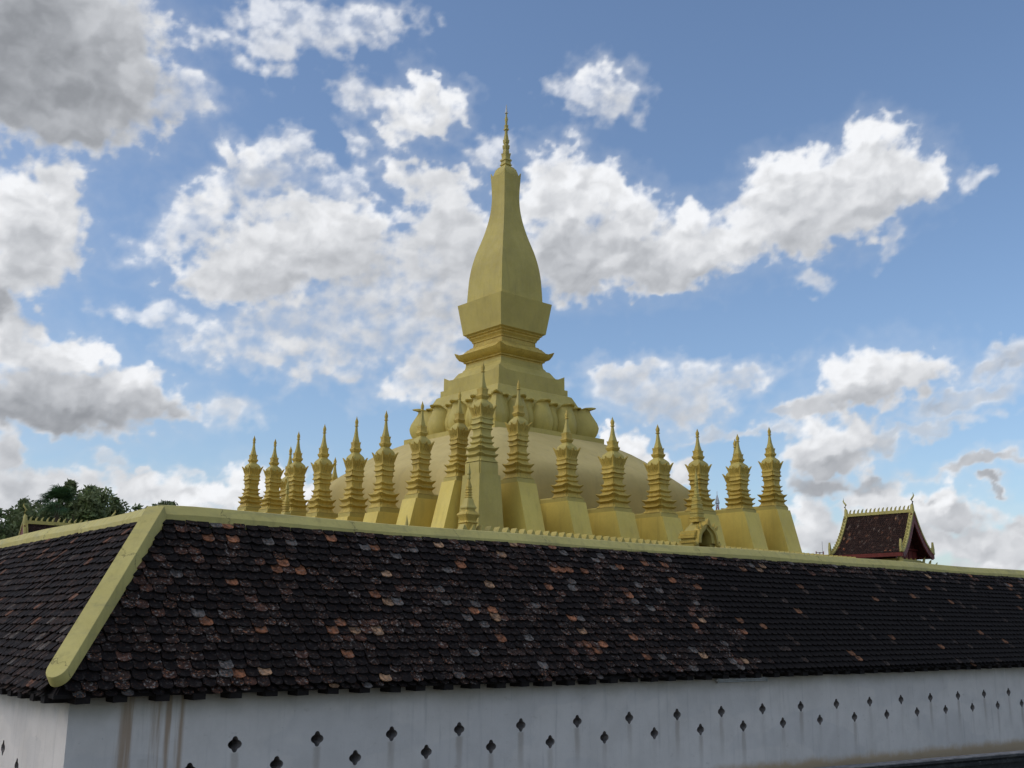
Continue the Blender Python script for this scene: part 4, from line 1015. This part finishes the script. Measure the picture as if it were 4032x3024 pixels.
# ------------------------------------------------------------------ gabled pavilions
def gable_roof(name, root_p, rz, Lr, Wg, Hg, label, tiles=True, skirts=True, group='red gabled pavilions beyond the ridge'):
    """ridge along local X (length Lr), gables at both ends; z=0 at the eave"""
    root = empty(name, root_p, rz, label=label, cat='pavilion', group=group)
    def curve(t):  # t 0 ridge .. 1 eave : (out, z) concave slope
        return (Wg/2*(t**.92*.80+.20*t**2.2), Hg*(1-t)**1.35+0.0)
    nT = 14; cv = [curve(i/nT) for i in range(nT+1)]
    hl = Lr/2
    flare = lambda t: 1+.065*t*t
    decks = MB()
    for s in (-1, 1):
        vs = []; 
        for i, (o_, z_) in enumerate(cv): f = flare(i/nT); vs += [(-hl*f, s*o_, z_), (hl*f, s*o_, z_)]
        decks.add(vs, [(2*i, 2*i+1, 2*i+3, 2*i+2) for i in range(nT)])
        vs2 = [(x, y-s*.02, z-.10) for x, y, z in vs]; decks.add(vs2, [(2*i, 2*i+2, 2*i+3, 2*i+1) for i in range(nT)])
    rf_ = decks.build('roof', M['red_dark'], root, 40)
    # tiles as real little plates
    tl = MB(); tl.c = []; tw = Lr/30
    for s in (-1, 1):
        rows = 22
        for r in range(rows):
            t = (r+1)/rows; o1, z1 = curve(t); o0, z0 = curve(max(0, t-1.5/rows)); f = flare(t)
            nn = 30
            for k in range(nn):
                x0 = (-hl+(k+.06+(r % 2)*.25)*tw)*f*.985; x1 = x0+tw*.9*f; xm = (x0+x1)/2
                j = random.uniform(-.012, .02); b_ = .045+j
                tl.add([(x0, s*o0, z0+.015), (x1, s*o0, z0+.015), (x1, s*(o1-.02), z1+b_), (xm, s*(o1+.03), z1+b_-.02), (x0, s*(o1-.02), z1+b_),
                        (x1, s*(o1-.02), z1), (xm, s*(o1+.03), z1-.02), (x0, s*(o1-.02), z1)], [(0, 1, 2, 3, 4) if s < 0 else (4, 3, 2, 1, 0), (4, 3, 6, 7), (3, 2, 5, 6)],
                       (lambda c: (c[0]*.9+.030, c[1]*.8+.014, c[2]*.7+.010, c[3]*.6))(tone('old' if random.random() < .3 else 'left')))
    o = tl.build('roof_tiles', M['tile'], rf_); o['kind'] = 'stuff'
    # ridge beam with little flame finials
    mb = MB(); mb.box(-hl, hl, -.10, .10, Hg-.02, Hg+.18); rb = mb.build('ridge_beam', M['ridge'], root)
    nf_ = 15
    for k in range(nf_):
        x = -hl+Lr*(k+.9)/(nf_+.8); mb = MB(); mb.prism([(x-.06, 0, Hg+.178), (x+.04, 0, Hg+.178), (x+.06, 0, Hg+.29), (x+.11, 0, Hg+.45), (x+.0, 0, Hg+.36), (x-.04, 0, Hg+.27)], (0, -.04, 0), (0, .04, 0)); mb.build('ridge_finial', M['ridge'], rb)
    for e in (-1, 1):
        # tall curved horn at each ridge end
        mb = MB(); X = e*hl
        mb.tube([(X, 0, Hg), (X+e*.02, 0, Hg+.45), (X+e*.09, 0, Hg+.66), (X-e*.01, 0, Hg+.80), (X+e*.10, 0, Hg+.94), (X+e*.18, 0, Hg+1.06), (X+e*.14, 0, Hg+1.28)], [.16, .11, .06, .065, .055, .045, .01], 8)
        mb.build('ridge_horn', M['ridge'], root, 50)
        for s in (-1, 1):
            # bargeboards: yellow on top, red board below, little crockets along
            mb = MB(); mr = MB()
            for i in range(nT):
                (oa, za), (ob, zb2) = cv[i], cv[i+1]; fa, fb = flare(i/nT), flare((i+1)/nT)
                a_ = Vector((e*hl*fa, s*oa, za)); b_ = Vector((e*hl*fb, s*ob, zb2))
                for mbx, x0, x1, d0, d1 in ((mb, -.13, .14, .02, .12), (mr, .0, .10, -.34, .018)):
                    nrm = Vector((0, (b_-a_).z*-s, 0)); tn = Vector((0, b_.y-a_.y, b_.z-a_.z)).normalized(); nn = Vector((0, -tn.z*s, tn.y*s)); 
                    if nn.z < 0: nn = -nn
                    q = []
                    for pt in (a_, b_):
                        for dx, dd in ((x0, d0), (x1, d0), (x1, d1), (x0, d1)): q.append(pt+Vector((e*dx, 0, 0))+nn*dd)
                    mbx.add(q, [(0, 1, 5, 4), (1, 2, 6, 5), (2, 3, 7, 6), (3, 0, 4, 7)]+([(3, 2, 1, 0)] if i == 0 else [])+([(4, 5, 6, 7)] if i == nT-1 else []))
            bb = mb.build('bargeboard', M['ridge'], root); mr.build('barge_facia', M['red'], root)
            for i in range(1, nT):
                o_, z_ = cv[i]; f = flare(i/nT); X2 = e*hl*f; m3 = MB()
                m3.prism([(X2, s*(o_-.02), z_+.10), (X2, s*(o_+.10), z_+.07), (X2, s*(o_+.16), z_+.27), (X2, s*(o_+.05), z_+.20)], (-.05, 0, 0), (.05, 0, 0)); m3.build('crocket', M['ridge'], bb)
            o_, z_ = cv[-1]; X2 = e*hl*flare(1); m3 = MB()
            m3.prism([(X2, s*(o_-.12), z_+.1), (X2, s*(o_+.14), z_+.06), (X2, s*(o_+.16), z_+.40), (X2, s*(o_+.06), z_+.85), (X2, s*(o_-.02), z_+.45)], (-.07, 0, 0), (.07, 0, 0)); m3.build('eave_horn', M['ridge'], root)
    # eave facia, gable boards and frame under the roof
    mb = MB()
    for s in (-1, 1): mb.box(-hl*1.1, hl*1.1, s*Wg/2-.05, s*Wg/2+.05, -.24, .0)
    mb.build('eave_facia', M['red'], root)
    for e in (-1, 1):
        mb = MB(); X = e*hl*.70; poly = [(X, s*cv[i][0]*.92, cv[i][1]-.15) for s, rng in ((-1, range(nT, -1, -1)), (1, range(1, nT+1))) for i in rng]
        mb.prism(poly, (-.05, 0, 0), (.05, 0, 0)); gb = mb.build('gable_board', M['red_dark'], root)
        for zb_, wd in ((Hg*.12, .78), (Hg*.40, .42), (Hg*.66, .2)):
            mb = MB(); mb.box(*sorted((X+e*.05, X+e*.16)), -Wg/2*wd, Wg/2*wd, zb_-.05, zb_+.06); mb.build('cross_beam', M['red'], gb)
        for k in range(-2, 3):
            mb = MB(); mb.box(*sorted((X+e*.05, X+e*.09)), k*Wg*.14-.03*Wg*1.8, k*Wg*.14+.03*Wg*1.8, -.9, Hg*.08); mb.build('carved_panel', M['red'], gb)
            mb = MB(); c_ = Vector((X+e*.10, k*Wg*.14, -.35)); mb.prism([(c_.x, c_.y+.03*Wg*cos(a), c_.z+.03*Wg*sin(a)) for a in [2*pi*i/12 for i in range(12)]], (-.015, 0, 0), (.015, 0, 0)); mb.build('roundel', M['gold_dark'], gb)
    mb = MB(); mb.box(-hl*.72, hl*.72, -Wg/2*.62, Wg/2*.62, -1.6, -.02); mb.build('wall', M['red_dark'], root)
    if skirts:
        # hipped skirt roof and posts below
        z0, z1 = -.50, -1.25; a0, b0, a1, b1 = hl*.80, Wg/2*.70, hl*1.25, Wg/2*1.28
        mb = MB(); mb.loft([[(-a1, -b1, z1), (a1, -b1, z1), (a1, b1, z1), (-a1, b1, z1)], [(-a0, -b0, z0), (a0, -b0, z0), (a0, b0, z0), (-a0, b0, z0)]]); sk = mb.build('skirt_roof', M['deck'], root)
        mb = MB(); mb.box(-a0-.06, a0+.06, -b0-.06, -b0+.1, z0-.02, z0+.16); mb.box(-a0-.06, a0+.06, b0-.1, b0+.06, z0-.02, z0+.16); mb.box(-a0-.06, -a0+.1, -b0+.101, b0-.101, z0-.02, z0+.16); mb.box(a0-.1, a0+.06, -b0+.101, b0-.101, z0-.02, z0+.16); mb.build('skirt_edge', M['ridge'], root)
        for sx in (-1, 1):
            for sy in (-1, 1):
                mb = MB(); mb.bar((sx*a0, sy*b0, z0+.08), (sx*a1, sy*b1, z1+.1), .16, .14); hb = mb.build('hip_beam', M['ridge'], root)
                for k in range(4):
                    c_ = Vector((sx*(a0+(a1-a0)*(k+.6)/4.2), sy*(b0+(b1-b0)*(k+.6)/4.2), z0+.12+(z1-z0)*(k+.6)/4.2)); dv = Vector((sx, sy, 0)).normalized(); nv = Vector((-sy, sx, 0)).normalized()*.04; mb = MB()
                    mb.prism([c_-dv*.08, c_+dv*.10, c_+dv*.17+Vector((0, 0, .40)), c_+dv*.02+Vector((0, 0, .25))], -nv, nv); mb.build('crocket', M['ridge'], hb)
    mb = MB()
    for sx in (-1, 1):
        for sy in (-1, 1): mb = MB(); mb.box(sx*hl*.6-.14, sx*hl*.6+.14, sy*Wg/2*.5-.14, sy*Wg/2*.5+.14, -root_p[2], -1.601); mb.build('post', M['red'], root)
    return root
# right pavilion: ridge recedes to the left, gable faces right
DT = 75.
pA = at_dist(3330, 2030, DT+3); pB = at_dist(3570, 2012, DT-2.0)
eg = at_dist(3300, 2190, DT)
ce = at_dist(3470, 2180, DT)
ridge_dir = atan2(-1.0, .035)     # local +X points to -Y (towards the gable seen)
zr = at_dist(3450, 2020, DT).z; ze = at_dist(3470, 2187, DT).z
Lr = (3572-3325)/FPX*DT/abs(cos(radians(58-90)))*1.0*0.98/1.0
gable_roof('gabled_pavilion', (ce.x, ce.y, ze), -pi/2+.06, 4.75, 4.1, zr-ze-.1, 'dark red gabled pavilion with tiled roof and golden ridge horns at the right')
# left pavilion, only its ridge shows over the cloister
pL = at_dist(130, 2072, 70.); pR = at_dist(406, 2058, 73.)
cL = (pL+pR)/2
gable_roof('gabled_pavilion', (cL.x, cL.y, cL.z-3.0), .02, 5.2, 4.6, 2.9, 'gabled pavilion peeping over the ridge in front of the palm at the left', skirts=False)

# ------------------------------------------------------------------ masts
pm_ = at_dist(2823, 1935, 170.)
mast = empty('radio_mast', (pm_.x, pm_.y, 0), .3, label='far red and white lattice radio mast between two small spires', cat='mast')
ztop = pm_.z; zpl = at_dist(2823, 1982, 170.).z
def lattice(z0, z1, w0, w1, nseg, m, name):
    mb = MB()
    for k in range(nseg):
        za, zb2 = z0+(z1-z0)*k/nseg, z0+(z1-z0)*(k+1)/nseg; wa, wb_ = w0+(w1-w0)*k/nseg, w0+(w1-w0)*(k+1)/nseg
        c = [(-1, -1), (1, -1), (1, 1), (-1, 1)]
        for i in range(4):
            x, y = c[i]; x2, y2 = c[(i+1) % 4]
            mb.bar((x*wa, y*wa, za), (x*wb_, y*wb_, zb2), .06, .06); mb.bar((x*wa, y*wa, za), (x2*wb_, y2*wb_, zb2), .04, .04); mb.bar((x*wb_, y*wb_, zb2), (x2*wb_, y2*wb_, zb2), .05, .05)
    mb.build(name, m, mast)
lattice(0, zpl, .55, .16, 12, M['mast_red'], 'lower_lattice'); lattice(zpl+.1, ztop-.6, .24, .03, 6, M['mast_white'], 'upper_lattice')
mb = MB(); mb.box(-.27, .27, -.27, .27, zpl-.05, zpl+.09); mb.build('platform', M['steel'], mast)
mb = MB(); mb.tube([(0, 0, ztop-.65), (0, 0, ztop)], .03, 6); mb.build('tip_rod', M['mast_red'], mast)
fa = at_dist(3214, 2182, 88.)
fr = empty('antenna_frame', (fa.x, fa.y, 0), -YAW, label='small steel antenna frame with thin rod left of the pavilion', cat='antenna')
zf = fa.z; kx = 88/FPX*1.05
for x0 in (0, 13, 26):
    mb = MB(); mb.tube([(x0*kx, 0, 0 if x0 == 13 else zf-.28), (x0*kx, 0, zf+(.22 if x0 != 13 else .16))], .04, 6); mb.build('upright', M['mast_red'], fr)
mb = MB(); mb.bar((-1*kx, 0, zf-.05), (27*kx, 0, zf-.05), .05, .05); mb.bar((-1*kx, 0, zf+.12), (27*kx, 0, zf+.12), .05, .05); mb.build('cross_bars', M['steel'], fr)
mb = MB(); mb.tube([(24*kx, .06, zf), (24*kx, .06, zf+1.0)], .014, 6); mb.build('rod', M['steel'], fr)

# ------------------------------------------------------------------ trees
def tree(px, py_top, dist, width_px, height_px, label, n=2600, seed=1, gap=.5):
    n = int(n*2.6)
    rn = random.Random(seed); p = at_dist(px, py_top, dist); k = dist/FPX
    root = empty('broadleaf_tree', (p.x, p.y, 0), rn.uniform(0, 6), label=label, cat='tree', group='trees behind the cloister at the left')
    H = p.z; rw = width_px*k/2; rh = height_px*k/2
    tr = MB(); tr.tube([(0, 0, 0), (.15, .1, H*.3), (-.1, .1, H*.6), (.05, 0, H*.9)], [.34, .27, .18, .05], 8)
    limbs = []
    cz = H-rh
    for i in range(9):
        a = rn.uniform(0, 2*pi); r = rw*rn.uniform(.5, .95); e = Vector((r*cos(a), r*sin(a), cz+rh*rn.uniform(-.6, .75))); s = Vector((0, 0, H*rn.uniform(.3, .6)))
        tr.tube([s, s.lerp(e, .5)+Vector((0, 0, .4)), e], [.12, .08, .03], 6); limbs.append(e)
    tr.build('trunk', M['bark'], root, 50)
    cl = []
    for i in range(38):
        a = rn.uniform(0, 2*pi); ph = math.acos(rn.uniform(-.8, 1)); r = rn.uniform(.35, 1.0)
        cl.append((Vector((rw*r*sin(ph)*cos(a), rw*r*sin(ph)*sin(a), cz+rh*r*cos(ph)*.97)), rn.uniform(.26, .44)*min(rw, rh*1.4), rn.uniform(.6, 1.4)))
    for q_ in range(6): cl.append((Vector((rn.uniform(-.5, .5), rn.uniform(-.5, .5), H-.4-q_*.55)), .45+.16*q_, 1.0))
    mb = MB(); mb.c = []
    for i in range(n):
        c, r, tn = rn.choice(cl); d = Vector((rn.gauss(0, 1), rn.gauss(0, 1), rn.gauss(0, .8))).normalized()*r*rn.random()**.45*rn.choice((1, 1, 1, 1.25)); q = c+d
        if q.z > H: q.z = H-rn.uniform(0, .5)
        s = rn.uniform(.16, .30); nrm = Vector((rn.gauss(0, .7), rn.gauss(0, .7), rn.gauss(.5, .6))).normalized()
        u_ = nrm.orthogonal().normalized(); u_ = Matrix.Rotation(rn.uniform(0, 6.28), 3, nrm) @ u_; w_ = nrm.cross(u_)
        t = tn*rn.uniform(.7, 1.3); 
        mb.add([q-u_*s, q+w_*s*.42+nrm*.02, q+u_*s, q-w_*s*.42+nrm*.02], [(0, 1, 2, 3)], (t, t, t, 1))
    o = mb.build('crown', M['leaf'], root)
tree(-30, 2000, 98, 300, 420, 'dense tree at the left frame edge, lowest of the clump', 3000, 3)
tree(95, 1962, 104, 260, 430, 'tree between the left edge and the palm with ragged top', 3000, 4)
tree(268, 1890, 100, 270, 480, 'tallest tree of the clump, its peak straight behind the palm', 4200, 5)
tree(370, 1915, 96, 230, 420, 'bushy tree just to the right of the palm', 3400, 6)
tree(455, 1960, 110, 200, 330, 'small loose tree right of the bushy one', 1700, 7)
tree(560, 1985, 112, 170, 260, 'thin tree with its top over the left ridge, near the hip', 1200, 8)
tree(650, 1972, 120, 130, 150, 'tree whose crown tip just shows above the ridge corner', 800, 9)
# fan palm
pp = at_dist(230, 1962, 82.)
palm = empty('fan_palm', (pp.x, pp.y, 0), 0, label='dark green fan palm standing before the tallest tree at left', cat='palm')
mb = MB(); mb.tube([(0, 0, 0), (.05, 0, pp.z*.5), (0, .04, pp.z-.4)], [.2, .17, .16], 10); mb.build('trunk', M['bark'], palm, 50)
rn = random.Random(4)
for i in range(34):
    a = rn.uniform(0, 2*pi); el = rn.uniform(-.5, 1.25); d = Vector((cos(a)*cos(el), sin(a)*cos(el), sin(el))); Ls = rn.uniform(.55, .95); c0 = Vector((0, 0, pp.z-.45)); hub = c0+d*Ls
    mb = MB(); mb.c = []; sd = d.cross(Vector((0, 0, 1))).normalized(); u3 = sd.cross(d); t = rn.uniform(.6, 1.4)
    mb.add([c0-sd*.02, c0+sd*.02, hub+sd*.02, hub-sd*.02], [(0, 1, 2, 3)], (t*1.3, t*1.3, t, 1))
    for k in range(22):
        b = -1.9+3.8*k/21; bl = (d*cos(b)+sd*sin(b)).normalized(); lq = rn.uniform(.75, 1.05)*(1-.15*abs(b)/1.9); wv = bl.cross(u3).normalized()*.035
        tip = hub+bl*lq+Vector((0, 0, -.28*lq*lq))+u3*.06; md = hub+bl*lq*.55+u3*.09
        mb.add([hub, md-wv, tip, md+wv], [(0, 1, 2, 3)], (t, t, t, 1))
    mb.build('frond', M['palm'], palm)
bpy.context.view_layer.update()
